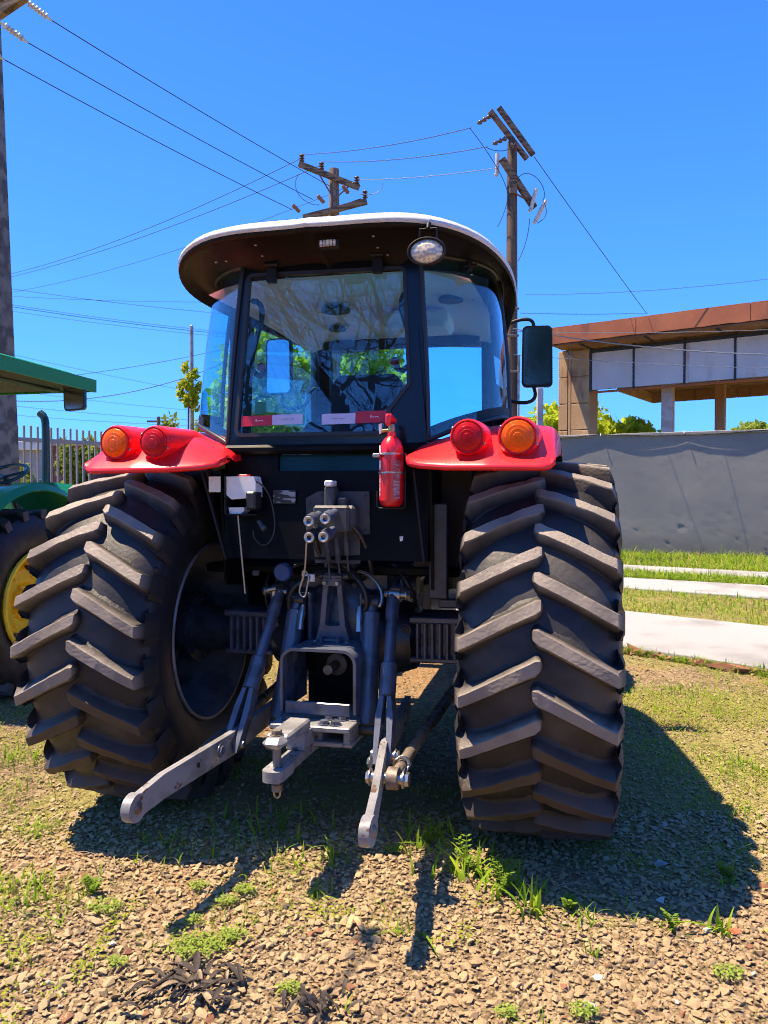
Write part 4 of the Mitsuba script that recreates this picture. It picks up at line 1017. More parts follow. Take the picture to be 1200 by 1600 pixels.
# ---------------- red rear mudguards with their lamps
def curve(x, xs, ys): return np.interp(x, xs, ys)
def mudguard(s):
    X = np.concatenate([[.398, .404, .414], np.linspace(.43, .98, 28), [.992, 1.002, 1.010, 1.015, 1.017]])
    P = []
    for x in X:
        zt = curve(x, [.398, .404, .414, .43, .46, .55, .65, .75, .90, .97, .98, .992, 1.002, 1.010, 1.015, 1.017], [1.640, 1.662, 1.676, 1.688, 1.702, 1.730, 1.760, 1.776, 1.776, 1.770, 1.767, 1.760, 1.748, 1.730, 1.70, 1.65])
        zl = curve(x, [.398, .404, .414, .43, .48, .6, .95, .98, 1.0, 1.017], [1.632, 1.620, 1.608, 1.598, 1.588, 1.579, 1.576, 1.578, 1.584, 1.600])
        yl = curve(x, [.398, .414, .44, .5, .6, .75, .97, 1.018], [-.47, -.515, -.545, -.575, -.612, -.645, -.645, -.625])
        row = [(x, .45, zt + .018), (x, .25, zt + .02), (x, -.05, zt + .018), (x, -.28, zt + .004), (x, -.38, zt - .006)]
        for k in np.linspace(0, 1, 7)[1:]:
            y0, z0 = -.38, zt - .008
            row.append((x, y0 + (yl - y0) * k, z0 + (zl + .026 - z0) * (k ** 1.35)))
        row += [(x, yl - .006, zl + .012), (x, yl - .001, zl), (x, yl + .03, zl + .004)]
        P.append([(s * (a - .012 * max(0, (a - .9) / .117) - .035 * a * max(0, min(1, b + .3))), b, c) for a, b, c in row])
    P = np.array(P)
    g = tp('mudguard', shell(P[::-1] if s > 0 else P, .004), 'red', smooth=50, label='right red rear mudguard with two round lamps' if s > 0 else 'left red rear mudguard with two round lamps')
    for x, r, m in ((.676, .070, 'lens_red'), (.866, .077, 'lens_amber')):
        c = (s * x, -.600, 1.709)
        pod = lathe([(r * .86, .0), (r * .92, -.004), (r, .004), (r * 1.02, .02), (r * 1.05, .12), (r * 1.08, .30)], 'y', c, 40)
        tp('lamp_pod', pod, 'red', smooth=40, parent=g)
        tp('lamp_rim', lathe([(r * .80, -.010), (r * .90, -.012), (r * .93, -.004), (r * .92, .02)], 'y', c, 40), 'lens_red', smooth=40, parent=g)
        rings = [(0, -.026), (r * .18, -.0255), (r * .2, -.024), (r * .38, -.0238), (r * .4, -.022), (r * .58, -.0205), (r * .6, -.018), (r * .76, -.014), (r * .86, -.006), (r * .88, .01)]
        tp('rear_lamp', lathe(rings, 'y', c, 40), m, smooth=25, parent=g)
        tp('screw', cat([ball((c[0] + r * .98 * math.cos(a), c[1] + .0, c[2] + r * .98 * math.sin(a)), .006, 1) for a in (-.4, 2.6)]), 'steel', parent=g)
    # the black wheel arch panels below and inboard
    A = np.array([[(s * x, -.08 + .86 * -math.cos(t) * 1.0 + .0, .83 + .90 * math.sin(t)) for x in (.50, .56, .99)] for t in np.linspace(1.2, 2.4, 14)])
    tp('wheel_arch', shell(A[::-1] if s > 0 else A, .006), 'black_paint', smooth=40)
    tp('inner_panel', hull([(s * x, y, z) for x in (.475, .487) for y, z in ((-.38, 1.60), (-.33, 1.08), (.9, .95), (.9, 1.66))]), 'black_paint')
    tp('panel_stay', beam((s * (.55 if s < 0 else .42), -.41, 1.585), (s * (.435 if s < 0 else .465), -.41, 1.20), .010, .02), 'black_plastic')
both(mudguard)
tp('frame_bracket', cat(bx(.462, .545, -.32, -.29, 1.04, 1.45, .006), bx(.50, .62, -.30, -.27, 1.0, 1.04)), 'gray_dark')

# ---------------- rear axle, gearbox housing, lift
def axle(s):
    tp('axle_housing', sweep([(s * .16, .0, .82), (s * .34, .0, .82), (s * .36, .0, .82), (s * .60, .0, .82), (s * .80, .0, .82)], [.20, .15, .115, .105, .12], 24), 'gray_dark', smooth=35)
    fb = tp('axle_bracket', cat(bx(s * .46 - .105, s * .46 + .105, -.11, .10, .735, .925, .01), bx(s * .46 - .125, s * .46 + .125, -.15, .10, .905, .935, .006), bx(s * .46 - .125, s * .46 + .125, -.14, .10, .725, .75, .006)), 'gray_paint')
    for k in range(6):
        x = s * .46 - .085 + k * .034
        tp('rib', bx(x - .008, x + .008, -.155, -.10, .745, .91, .004), 'gray_paint', parent=fb)
    for z in (.79, .87):
        tp('bolt', bolt((s * .315, -.14, z), (0, -1, 0), .022, .012), 'gray_dark', parent=fb)
    tp('hub', sweep([(s * .78, 0, .82), (s * .83, 0, .82), (s * .85, 0, .82), (s * .95, 0, .82)], [.17, .17, .12, .11], 24), 'gray_dark', smooth=35)
    tp('hub_bolts', cat([bolt((s * .78, .14 * math.cos(a), .82 + .14 * math.sin(a)), (-s, 0, 0), .012, .014) for a in np.arange(8) * math.pi / 4]), 'gray_dark', kind='stuff')
both(axle)
hs = tp('transmission_housing', cat(lathe([(0, -.165), (.10, -.163), (.13, -.15), (.185, -.13), (.20, -.11), (.205, .3), (.0, .3)], 'y', (0, 0, .895), 40), bx(-.20, .20, -.06, 1.0, .56, 1.06, .05)), 'gray_paint', smooth=35)
tp('flange_bolts', cat([bolt((.188 * math.cos(a), -.128, .895 + .188 * math.sin(a)), (0, -1, 0), .010, .012) for a in np.arange(16) * math.pi / 8]), 'gray_dark', kind='stuff')
for x in (-.125, .125):
    tp('housing_rib', bx(x - .010, x + .010, -.20, -.10, .82, 1.04, .005), 'gray_paint')
tl = Polygon([(-.040, 1.115), (.040, 1.115), (.060, .90), (.088, .80), (.058, .80), (.045, .84), (-.045, .84), (-.058, .80), (-.088, .80), (-.060, .90)])
slot = rounded([(-.022, 1.075), (.022, 1.075), (.036, .895), (-.036, .895)], .008)
tp('top_link_bracket', cat(plate(tl.difference(slot), .05, (0, -.235 + .05, 0), (1, 0, 0), (0, 0, 1)), bx(-.05, .05, -.24, -.16, 1.105, 1.13, .008), rod((-.07, -.21, 1.12), (.07, -.21, 1.12), .016)), 'gray_paint')
tp('lift_housing', cat(bx(-.25, .25, -.10, .42, 1.02, 1.15, .03), rod((-.34, .02, 1.06), (.34, .02, 1.06), .05)), 'gray_paint')
def lift(s):
    tp('lift_arm', hull([(s * (.285 + dx), y, z) for dx in (-.018, .018) for y, z in ((.06, 1.02), (.06, 1.10), (-.02, 1.11), (-.19, 1.075), (-.22, 1.04), (-.17, 1.015))]), 'gray_paint')
    tp('lift_pin', cat(rod((s * .235, -.19, 1.04), (s * .335, -.19, 1.04), .018), bolt((s * .335, -.19, 1.04), (s, 0, 0), .022, .02), sweep([(s * .262, -.19, 1.04), (s * .31, -.19, 1.04)], .034, 14)), 'steel')
    t_, b_ = np.array([s * .178, -.213, 1.0]), np.array([s * .207, -.36, .49])
    d = b_ - t_
    tp('lift_cylinder', sweep([t_, t_ + d * .07, t_ + d * .08, t_ + d * .78, t_ + d * .80, t_ + d * .98, b_], [.028, .028, .040, .040, .046, .046, .03], 20), 'gray_paint', smooth=35)
    tp('cylinder_eye', rod(t_ + [-.04, 0, .01], t_ + [.04, 0, .01], .032), 'gray_dark'); tp('cylinder_eye', rod(b_ + [-.035, 0, -.01], b_ + [.035, 0, -.01], .03), 'gray_dark')
    tp('hose_fitting', sweep([t_ + d * .04 + [-s * .045, -.03, .01], t_ + d * .10 + [-s * .045, -.035, 0], t_ + d * .16 + [-s * .045, -.035, 0], t_ + d * .23 + [-s * .045, -.03, 0]], [.010, .016, .013, .016], 10), 'steel')
    # lift rod with threaded sleeve and fork
    t_, b_ = np.array([s * .275, -.195, 1.035]), np.array([s * .330, -.56, .44])
    d = b_ - t_
    tp('lift_rod', sweep([t_, t_ + d * .16, t_ + d * .17, t_ + d * .45, t_ + d * .46, t_ + d * .66], [.030, .030, .025, .025, .036, .036], 16), 'gray_paint', smooth=35)
    n_ = np.array([1.0, 0, 0])
    for k in (-1, 1):
        tp('fork_leg', hull(np.array([t_ + d * f_ + n_ * (k * (.028 if f_ > .72 else .016) + e) + np.array([0, yy, 0]) for f_ in (.64, .76, 1.04) for e in (-.009, .009) for yy in (-.033, .033)])), 'gray_paint')
    tp('fork_pin', cat(rod(b_ + [-.05, 0, 0], b_ + [.05, 0, 0], .018), bolt(b_ + [s * .05, 0, 0], (s, 0, 0), .02, .014)), 'steel')
    # lower link: a deep flat bar ending in a ball eye
    a0, a1, a2, a3 = np.array([s * .30, -.02, .50]), np.array([s * .335, -.58, .445]), np.array([s * .415, -.985, .405]), np.array([s * .437, -1.135, .378])
    th_ = .014
    segs = []
    for p_, q_, h0, h1 in ((a0, a1, .042, .048), (a1, a2, .048, .046), (a2, a3, .046, .040)):
        segs.append(hull([o + [k * th_, 0, j * hh] for o, hh in ((p_, h0), (q_, h1)) for k in (-1, 1) for j in (-1, 1)]))
    eye = plate(Polygon([(.056 * math.cos(a) - .0, .050 * math.sin(a)) for a in np.linspace(0, 2 * math.pi, 29)[:-1]]), .036, a3 + [s * 0 - .018, 0, 0], (0, 1, 0), (0, 0, 1))
    ll = tp('lower_link', cat(segs, eye), 'lit_gray_paint', label='left lower lift arm, a lit grey bar' if s < 0 else 'right lower lift arm, bent near its end')
    tp('ball', cat(ball(a3, .030, 2), rod(a3 + [-.022, 0, 0], a3 + [.022, 0, 0], .02)), 'old_steel', smooth=True, parent=ll)
    tp('hole', rod(np.array([s * .375 - s * .0155, -.80, .425]), np.array([s * .375 + s * .0155, -.80, .425]), .010), 'hose', parent=ll)
    tp('bolt', cat(bolt(a1 + [-s * .016, -.12, .01], (-s, 0, 0), .02, .012), bolt(a1 + [s * .016, -.12, .01], (s, 0, 0), .02, .012)), 'gray_paint', parent=ll)
both(lift)
# stabiliser with its wired joint, right side
tp('stabiliser', sweep([(.46, .30, .50), (.44, -.15, .465), (.435, -.18, .463), (.425, -.62, .43)], [.027, .027, .024, .024], 14), 'old_steel', smooth=40)
tp('stabiliser_pin', cat(rod((.345, -.79, .432), (.47, -.79, .432), .020), bolt((.345, -.79, .432), (-1, 0, 0), .024, .016), bolt((.47, -.79, .432), (1, 0, 0), .026, .022)), 'steel')
tp('stabiliser_eye', cat(rod((.412, -.79, .432), (.452, -.79, .432), .042), rod((.43, -.77, .431), (.425, -.60, .432), .022)), 'old_steel')
for k in range(3):
    c = np.array([.426, -.655 + k * .014, .434])
    tp('binding_wire', sweep([c + [.030 * math.cos(a), .01 * math.sin(2 * a + k), .032 * math.sin(a)] for a in np.linspace(0, 2 * math.pi, 25)], .004, 5), 'steel', smooth=True)
tp('stabiliser', sweep([(-.46, .30, .50), (-.44, -.15, .465), (-.425, -.62, .43), (-.38, -.80, .432)], .025, 14), 'old_steel', smooth=40)
# power take-off guard: a rounded arch of sheet steel
arch = [(-.160, .555)] + [(-.160 + .05 * (1 - math.cos(a)), .765 + .05 * math.sin(a)) for a in np.linspace(0, math.pi / 2, 7)] + [(.110 + .05 * math.sin(a), .765 + .05 * math.cos(a)) for a in np.linspace(0, math.pi / 2, 7)] + [(.160, .555)]
ar = np.array(arch)
G = np.array([[(x, y, z) for x, z in ar] for y in (-.43, -.30, -.14)])
pg = tp('shaft_guard', shell(G, .013), 'gray_paint', smooth=40)
tp('guard_back', bx(-.15, .15, -.15, -.13, .46, .81, .004), 'black_paint')
tp('drive_shaft', sweep([(0, -.13, .71), (0, -.18, .71), (0, -.185, .71), (0, -.30, .71)], [.05, .05, .022, .022], 16), 'old_steel', smooth=40)
tp('guard_hinge', cat(rod((-.05, -.26, .835), (.05, -.26, .835), .010), bx(-.045, -.03, -.28, -.20, .815, .85, .003), bx(.03, .045, -.28, -.20, .815, .85, .003)), 'gray_paint')
tp('front_plate', bx(-.148, .148, -.435, -.425, .545, .60, .004), 'gray_paint')
hp = tp('hitch_plate', cat(bx(-.178, .178, -.535, -.15, .505, .528, .004), bx(-.178, .178, -.500, -.15, .435, .455, .004), bx(-.17, -.14, -.50, -.2, .452, .507, .003), bx(.14, .17, -.50, -.2, .452, .507, .003), bx(-.02, .04, -.48, -.3, .452, .507, .003)), 'lit_gray_paint')
for x, y in ((-.12, -.47), (-.06, -.475), (.055, -.495), (.105, -.495), (.05, -.42), (.11, -.42)):
    tp('bolt', bolt((x, y, .528), (0, 0, 1), .020, .018), 'gray_paint', parent=hp)
db = tp('drawbar', cat(bx(-.062, .008, -.80, -.1, .405, .452, .006), bx(-.075, .02, -.80, -.56, .525, .57, .008), bx(-.068, .014, -.62, -.50, .45, .527, .006), bx(-.070, .018, -.86, -.70, .525, .568, .02)), 'lit_gray_paint', smooth=25)
tp('lower_jaw', plate(rounded([(-.07, -.87), (.014, -.87), (.014, -.70), (-.07, -.70)], .035), .042, (0, 0, .405), (1, 0, 0), (0, 1, 0)), 'lit_gray_paint', parent=db)
tp('hitch_pin', cat(rod((-.028, -.80, .36), (-.028, -.80, .575), .017), bolt((-.028, -.80, .566), (0, 0, 1), .020, .022), rod((-.028, -.80, .355), (-.028, -.80, .38), .022)), 'old_steel', parent=db)
tp('pin_ring', sweep([(-.028 + .013 * math.cos(a), -.80, .345 + .018 * math.sin(a)) for a in np.linspace(0, 2 * math.pi, 15)], .004, 6), 'brass', parent=db)
tp('wire_loop', sweep(spline([(-.11, -.52, .50), (-.14, -.56, .51), (-.13, -.60, .50), (-.09, -.58, .495)], 14), .004, 6), 'steel', parent=db)

# ---------------- hydraulic valve block and its plate
vp = tp('valve_plate', cat(plate(Polygon([(-.078, 1.47), (-.02, 1.50), (.212, 1.50), (.214, 1.318), (.17, 1.31), (.17, 1.19), (-.035, 1.19), (-.05, 1.33), (-.075, 1.33)]), .008, (0, -.352, 0), (1, 0, 0), (0, 0, 1))), 'gray_plate', smooth=False)
tp('bolt_holes', cat([rod((x, -.3615, z), (x, -.35, z), .006) for x, z in ((-.06, 1.45), (-.06, 1.40), (-.06, 1.345), (.195, 1.48), (.195, 1.335), (0, 1.485))]), 'hose', parent=vp, kind='stuff')
tp('valve_body', cat(bx(-.01, .15, -.46, -.36, 1.33, 1.44, .01), bx(.03, .075, -.43, -.36, 1.43, 1.52, .008), bx(.085, .13, -.42, -.36, 1.43, 1.475, .008), bx(.13, .17, -.44, -.36, 1.35, 1.44, .012), bx(-.065, -.01, -.40, -.36, 1.325, 1.37, .008)), 'gray_plate')
tp('spool_cap', bx(.035, .07, -.44, -.37, 1.52, 1.545, .005), 'white_plastic')
for x, z, m in ((.018, 1.402, 'gray_paint'), (.09, 1.412, 'gray_paint'), (.082, 1.338, 'gray_paint'), (.02, 1.335, 'hose')):
    d = unit([-.1, -1, -.25])
    o = np.array([x, -.45, z])
    cp = tp('coupler', sweep([o, o + d * .05, o + d * .055, o + d * .10], [.018, .018, .026, .026], 18), m, smooth=40)
    tp('socket', lathe([(.010, 0), (.018, -.004), (.022, -.002), (.024, .002)], 'y', (0, 0, 0), 18).apply_translation(o + d * .104), 'steel', parent=cp)
for x, z0, z1 in ((.075, 1.30, 1.19), (.115, 1.33, 1.20), (.03, 1.30, 1.16)):
    tp('control_cable', sweep([(x, -.39, z0), (x + .002, -.39, z0 - .04), (x + .003, -.39, z0 - .045), (x + .006, -.385, z0 - .10), (x + .006, -.385, z0 - .105), (x + .01, -.38, z1 - .04)], [.010, .010, .014, .013, .005, .005], 8), 'gray_plate', smooth=40)
tp('linkage_rod', sweep(spline([(-.05, -.38, 1.35), (-.07, -.38, 1.22), (-.095, -.37, 1.10), (-.10, -.37, 1.05), (-.085, -.37, 1.04), (-.07, -.37, 1.08), (-.065, -.37, 1.14), (-.078, -.37, 1.155), (-.09, -.37, 1.13)], 40), .005, 6), 'steel', smooth=True)
def hyd_hose(pts, r=.011):
    tp('hydraulic_hose', sweep(spline(pts, 30), r, 8), 'hose', smooth=True)
hyd_hose([(.0, -.12, 1.14), (.08, -.24, 1.145), (.155, -.27, 1.08), (.17, -.26, 1.0), (.155, -.25, .97)])
hyd_hose([(.02, -.12, 1.145), (-.08, -.24, 1.125), (-.18, -.28, 1.05), (-.20, -.26, .99), (-.20, -.25, .96)])
hyd_hose([(-.02, -.05, 1.15), (-.03, -.2, 1.165), (.05, -.24, 1.17), (.10, -.20, 1.13), (.11, -.1, 1.10)], .009)
hyd_hose([(.14, -.40, 1.36), (.19, -.36, 1.28), (.20, -.30, 1.18), (.16, -.15, 1.14)], .010)
hyd_hose([(.00, -.40, 1.34), (-.02, -.37, 1.25), (.02, -.30, 1.18), (.06, -.12, 1.15)], .010)
hyd_hose([(-.05, -.06, 1.16), (-.16, -.16, 1.17), (-.26, -.20, 1.12), (-.30, -.16, 1.03)], .010)
hyd_hose([(.22, -.05, 1.14), (.28, -.14, 1.15), (.33, -.18, 1.10), (.36, -.12, 1.0)], .010)
hyd_hose([(-.34, -.10, 1.15), (-.36, -.16, 1.05), (-.345, -.14, .93)], .008)
tp('pipe', sweep(spline([(.11, -.20, 1.14), (.19, -.22, 1.11), (.235, -.24, 1.03), (.225, -.25, .99)], 20), .008, 8), 'steel', smooth=True)
tp('spool_valve', cat(bx(-.055, .10, -.20, -.10, 1.15, 1.195, .008), rod((-.04, -.15, 1.19), (-.04, -.15, 1.225), .014), rod((.03, -.15, 1.19), (.03, -.15, 1.235), .012)), 'gray_paint')
tp('rocker_boss', rod((-.30, -.02, 1.06), (-.245, -.02, 1.06), .062), 'gray_paint')
tp('rocker_boss', rod((.245, -.02, 1.06), (.30, -.02, 1.06), .062), 'gray_paint')
tp('sensor_arm', cat(rod((.305, -.16, 1.10), (.335, -.05, 1.16), .008), rod((.305, -.16, 1.10), (.32, -.19, 1.05), .008)), 'steel')
tp('grease_point', cat(*[rod((x, -.245, z), (x, -.262, z), .008) for x, z in ((-.03, 1.09), (.03, 1.09), (-.075, .825), (.075, .825))]), 'steel', kind='stuff')
gg = tp('filler_cap', cat(lathe([(0, -.02), (.036, -.02), (.042, -.014), (.042, .012), (0, .012)], 'y', (-.232, -.25, 1.135), 24)), 'blue_cap')
tp('filler_neck', rod((-.232, -.235, 1.135), (-.22, -.05, 1.08), .02), 'gray_dark')
tp('level_tag', bx(-.135, -.075, -.262, -.255, 1.095, 1.13, .003), 'white_plastic')
tp('quick_joint', cat(rod((-.292, -.22, .985), (-.292, -.22, 1.055), .016), rod((-.31, -.24, 1.05), (-.27, -.24, 1.06), .012)), 'steel')
# ---------------- bits on the rear panel
rs = tp('washer_bottle', cat(hull([(x, y, z) for x, z in ((-.425, 1.565), (-.295, 1.565), (-.285, 1.54), (-.285, 1.475), (-.40, 1.465), (-.425, 1.485)) for y in (-.43, -.36)])), 'white_plastic', smooth=25)
tp('bottle_foot', hull([(x, y, z) for x, z in ((-.42, 1.43), (-.345, 1.43), (-.345, 1.415), (-.36, 1.402), (-.415, 1.402)) for y in (-.42, -.36)]), 'white_plastic', parent=rs)
tp('bottle_cap', bx(-.385, -.335, -.41, -.37, 1.563, 1.574, .003), 'sticker_red', parent=rs)
tp('pump', bx(-.325, -.28, -.45, -.37, 1.42, 1.50, .008), 'hose', parent=rs)
tp('bottle_bracket', cat(bx(-.432, -.425, -.44, -.35, 1.40, 1.57, .002), bx(-.43, -.28, -.435, -.36, 1.395, 1.402, .002)), 'black_plastic', parent=rs)
tp('plug', cat(rod((-.285, -.40, 1.37), (-.262, -.41, 1.345), .009), rod((-.262, -.41, 1.345), (-.25, -.41, 1.335), .013)), 'gray_plate')
tp('plug_lead', sweep(spline([(-.30, -.42, 1.55), (-.24, -.41, 1.50), (-.215, -.40, 1.42), (-.22, -.40, 1.30), (-.26, -.39, 1.265), (-.31, -.38, 1.29), (-.32, -.38, 1.33)], 30), .004, 6), 'hose', smooth=True)
tp('ground_rod', rod((-.385, -.40, 1.40), (-.36, -.38, 1.05), .005), 'steel')
tp('placard', bx(-.238, -.130, -.352, -.345, 1.445, 1.505, .002), 'placard')
tp('paper_label', bx(-.510, -.452, -.432, -.428, 1.497, 1.566, .002), 'white_plastic')
tp('white_tag', bx(.345, .362, -.36, -.352, 1.285, 1.31, .002), 'white_plastic')
tp('hose_clip', cat(bx(-.36, -.33, -.31, -.29, 1.12, 1.145, .004)), 'gray_plate')

# ---------------- fire extinguisher, clamped to the cab corner
fe = thing('fire_extinguisher', 'red fire extinguisher strapped upright behind the cab, left of the right mudguard', 'fire extinguisher', TRACTOR)
def fput(n, mesh, *a, **k): return put(n, settle(mesh), *a, **k)
ec = np.array([.333, -.445, 0])
fput('cylinder', lathe([(0, 1.437), (.030, 1.437), (.043, 1.445), (.0505, 1.462), (.0505, 1.655), (.048, 1.680), (.040, 1.702), (.028, 1.718), (.018, 1.726), (.018, 1.742), (0, 1.742)], 'z', ec, 40), M['red_bottle'], smooth=35, parent=fe)
fput('valve', cat(lathe([(0, 1.742), (.015, 1.742), (.017, 1.75), (.013, 1.775), (0, 1.775)], 'z', ec, 16), rod(ec + [-.042, -.005, 1.748], ec + [0, -.005, 1.752], .008)), M['brass'], smooth=35, parent=fe)
fput('handle', cat(hull([ec + [x, y, z] for x in (-.012, .012) for y, z in ((-.055, 1.80), (-.05, 1.815), (.03, 1.80), (.03, 1.782), (-.02, 1.785))]), bx(ec[0] - .011, ec[0] + .011, ec[1] - .065, ec[1] - .045, 1.765, 1.812, .006)), M['red_bottle'], smooth=40, parent=fe)
fput('seam', sweep([ec + [-.004, -.0505, z] for z in np.linspace(1.47, 1.68, 8)], .0012, 4), M['red_bottle'], smooth=True, parent=fe)
fput('gauge_tag', cat(hull([ec + [x, y, z] for x, z in ((-.052, 1.775), (-.040, 1.78), (-.040, 1.742), (-.050, 1.735)) for y in (-.012, .0)])), M['white_plastic'], parent=fe)
def band_patch(a0, a1, z0, z1, r):
    return grid(np.array([[ec + [r * math.sin(a), -r * math.cos(a), z] for z in (z0, z1)] for a in np.linspace(a0, a1, 8)]))
for a0, a1, z0, z1, m in ((-1.25, -.80, 1.655, 1.687, 'white_plastic'), (-1.25, -.80, 1.588, 1.626, 'white_plastic'), (-1.25, -.80, 1.475, 1.572, 'white_label'), (.42, .95, 1.585, 1.625, 'white_label'), (.42, .95, 1.47, 1.57, 'white_label')):
    fput('label', band_patch(a0, a1, z0, z1, (.0511)), M[m], smooth=True, parent=fe)
fput('strap', cat(lathe([(.051, 1.648), (.054, 1.649), (.054, 1.656), (.051, 1.657)], 'z', ec, 40), lathe([(.051, 1.572), (.0535, 1.573), (.0535, 1.579), (.051, 1.58)], 'z', ec, 40), bx(ec[0] - .068, ec[0] - .035, ec[1] - .055, ec[1] - .02, 1.638, 1.655, .004)), M['steel'], smooth=35, parent=fe)
fput('cradle', cat(sweep([ec + [-.06, -.01, 1.50], ec + [-.06, -.01, 1.44], ec + [-.05, -.01, 1.430], ec + [.05, -.01, 1.430], ec + [.06, -.01, 1.44], ec + [.06, -.01, 1.60]], .004, 6), bx(ec[0] - .03, ec[0] + .03, ec[1] + .055, ec[1] + .10, 1.5, 1.66, .004)), M['black_plastic'], smooth=35, parent=fe)
# ================================================================ the green tractor on the left
GT = frame(-3.508, 6.03, YAW)
gt = thing('tractor', 'green open tractor with canopy and yellow wheel rim at the left edge', 'tractor', GT)
def gp(name, mesh, m, smooth=30, parent=gt, **kw): return put(name, mesh, M[m], smooth=smooth, parent=parent, **kw)
cz = 2.44
# canopy: a dished green shell with a dark lining
Px = np.linspace(-.60, .70, 15); Py = np.linspace(-.95, 1.12, 19)
def sq(t, e=8): return max(0.0, 1 - abs(t) ** e)
top = np.array([[(x, y, cz + .045 + .10 * (sq((x - .05) / .65, 6) * sq((y - .085) / 1.035, 10)) ** .6 - .015 * (y - .1)) for x in Px] for y in Py])
gp('canopy_roof', grid(top[:, ::-1]), 'green_paint', smooth=True)
gp('canopy_rim', cat(beam((.695, -.95, cz + .045), (.695, 1.12, cz + .015), .11, .022), beam((-.60, -.95, cz + .045), (-.60, 1.12, cz + .015), .11, .022), beam((-.60, 1.115, cz + .015), (.70, 1.115, cz + .015), .10, .022), beam((-.60, -.945, cz + .045), (.70, -.945, cz + .045), .10, .022)), 'green_paint')
gp('canopy_lining', bx(-.58, .68, -.93, 1.10, cz - .02, cz + .02, .01), 'interior')
for s in (-1, 1):
    gp('canopy_post', rod((s * .46, -.35, .9), (s * .46, -.35, cz), .035), 'dark_green')
gp('canopy_frame', cat(rod((-.46, -.35, cz - .02), (-.46, 1.0, cz - .03), .025), rod((.40, -.35, cz - .02), (.40, 1.0, cz - .03), .025)), 'dark_green')
mc = np.array([.60, .98, 2.325])
mir = gp('wing_mirror', cat(plate(rounded([(-.10, -.105), (.10, -.095), (.10, .105), (-.11, .105)], .03), .035, mc, (1, 0, 0), (0, 0, 1)), rod(mc + [.0, .03, 0], mc + [.0, .03, .13], .012)), 'dark_green')
gp('glass', plate(rounded([(-.088, -.09), (.088, -.082), (.088, .092), (-.096, .092)], .025), .003, mc + [0, -.037, 0], (1, 0, 0), (0, 0, 1)), 'mirror_glass', parent=mir)
for s in (-1, 1):
    tw = GT @ T().translate([s * .75, 0, .68])
    w = put('rear_wheel', lathe([(.385, -.15), (.41, -.19), (.50, -.215), (.60, -.205), (.655, -.17), (.672, 0), (.655, .17), (.60, .205), (.50, .215), (.41, .19), (.37, .15)], 'x', n=72), M['rubber'], smooth=35, parent=gt, tw=tw)
    put('rim', lathe([(.40, s * .20), (.393, s * .215), (.362, s * .205), (.345, s * .13), (.335, s * .02), (.30, s * .0), (.24, s * .055), (.15, s * .06), (.12, s * .02), (.09, s * .02), (.085, s * .09), (.0, s * .09)], 'x', n=64), M['yellow_paint'], smooth=35, parent=w, tw=tw)
    put('rim_holes', cat([bx(s * .03, s * .062, .26 * math.cos(a) - .03, .26 * math.cos(a) + .03, .26 * math.sin(a) - .02, .26 * math.sin(a) + .02, .004) for a in (0.2, 1.3, 2.3, 3.3, 4.4, 5.4)]), M['gray_dark'], parent=w, tw=tw, kind='stuff')
    put('rim_bolts', cat([bolt((s * .022, .105 * math.cos(a), .105 * math.sin(a)), (s, 0, 0), .012, .018) for a in np.arange(8) * math.pi / 4] + [bolt((s * .05, .20 * math.cos(a), .20 * math.sin(a)), (s, 0, 0), .014, .02) for a in np.arange(6) * math.pi / 3]), M['yellow_paint'], parent=w, tw=tw, kind='stuff')
    lg = []
    for sd in (-1, 1):
        for k in range(21):
            a = 2 * math.pi * (k + .5 * (sd > 0)) / 21
            lg.append(hull([(sd * u, -r * math.cos(a + da + dv), r * math.sin(a + da + dv)) for u, da in ((-.02, .2), (.20, 0)) for dv in (-.045, .045) for r in (.63, .70 if abs(dv) else .7)]))
    put('tread', cat(lg), M['tread_rubber'], smooth=False, parent=w, tw=tw, kind='stuff')
    A = np.array([[(s * x, -.86 * math.cos(t), .70 + (.84 + .03 * (x > .5)) * math.sin(t)) for x in (.42, .48, .95, .985)] for t in np.linspace(.35, 2.45, 26)])
    A[:, 3, 2] -= .05; A[:, 3, 1] *= .97
    gp('mudguard', shell(A[::-1] if s > 0 else A, .012), 'green_paint', smooth=45)
gp('body', cat(bx(-.25, .25, -.3, 1.5, .5, 1.0, .06), bx(-.42, .42, -.1, 1.0, .95, 1.02)), 'dark_green')
gp('bonnet', hull([(x, y, z) for y, w_, z1 in ((1.15, .33, 1.60), (2.2, .30, 1.54), (2.9, .26, 1.36)) for x, z in ((-w_, .85), (w_, .85), (-w_, z1 - .12), (w_, z1 - .12), (-w_ * .7, z1), (w_ * .7, z1))]), 'green_paint')
gp('exhaust_pipe', sweep(spline([(-.06, 1.45, 1.4), (-.06, 1.45, 1.9), (-.06, 1.45, 2.14), (-.072, 1.45, 2.22), (-.12, 1.45, 2.27)], 24), .036, 14, cap=True), 'dark_green', smooth=40)
c = np.array([0, .81, 1.665]); e2 = unit([0, .85, .45])
gp('steering_wheel', cat(sweep([c + .19 * (math.cos(a) * np.array([1, 0, 0]) + math.sin(a) * e2) for a in np.linspace(0, 2 * math.pi, 33)], .016, 8), *[rod(c - [0, 0, .02], c + .19 * (math.cos(a) * np.array([1, 0, 0]) + math.sin(a) * e2), .013) for a in (.3, 2.8, 4.7)], rod(c - [0, 0, .02], (0, 1.05, 1.2), .03)), 'dark_green', smooth=40)
gp('seat', cat(bx(-.24, .24, -.05, .40, 1.20, 1.30, .04), bx(-.24, .22, -.12, .0, 1.30, 1.62, .05), bx(.20, .28, -.05, .30, 1.66, 1.75, .02), rod((.24, .0, 1.3), (.24, .0, 1.7), .02)), 'interior')
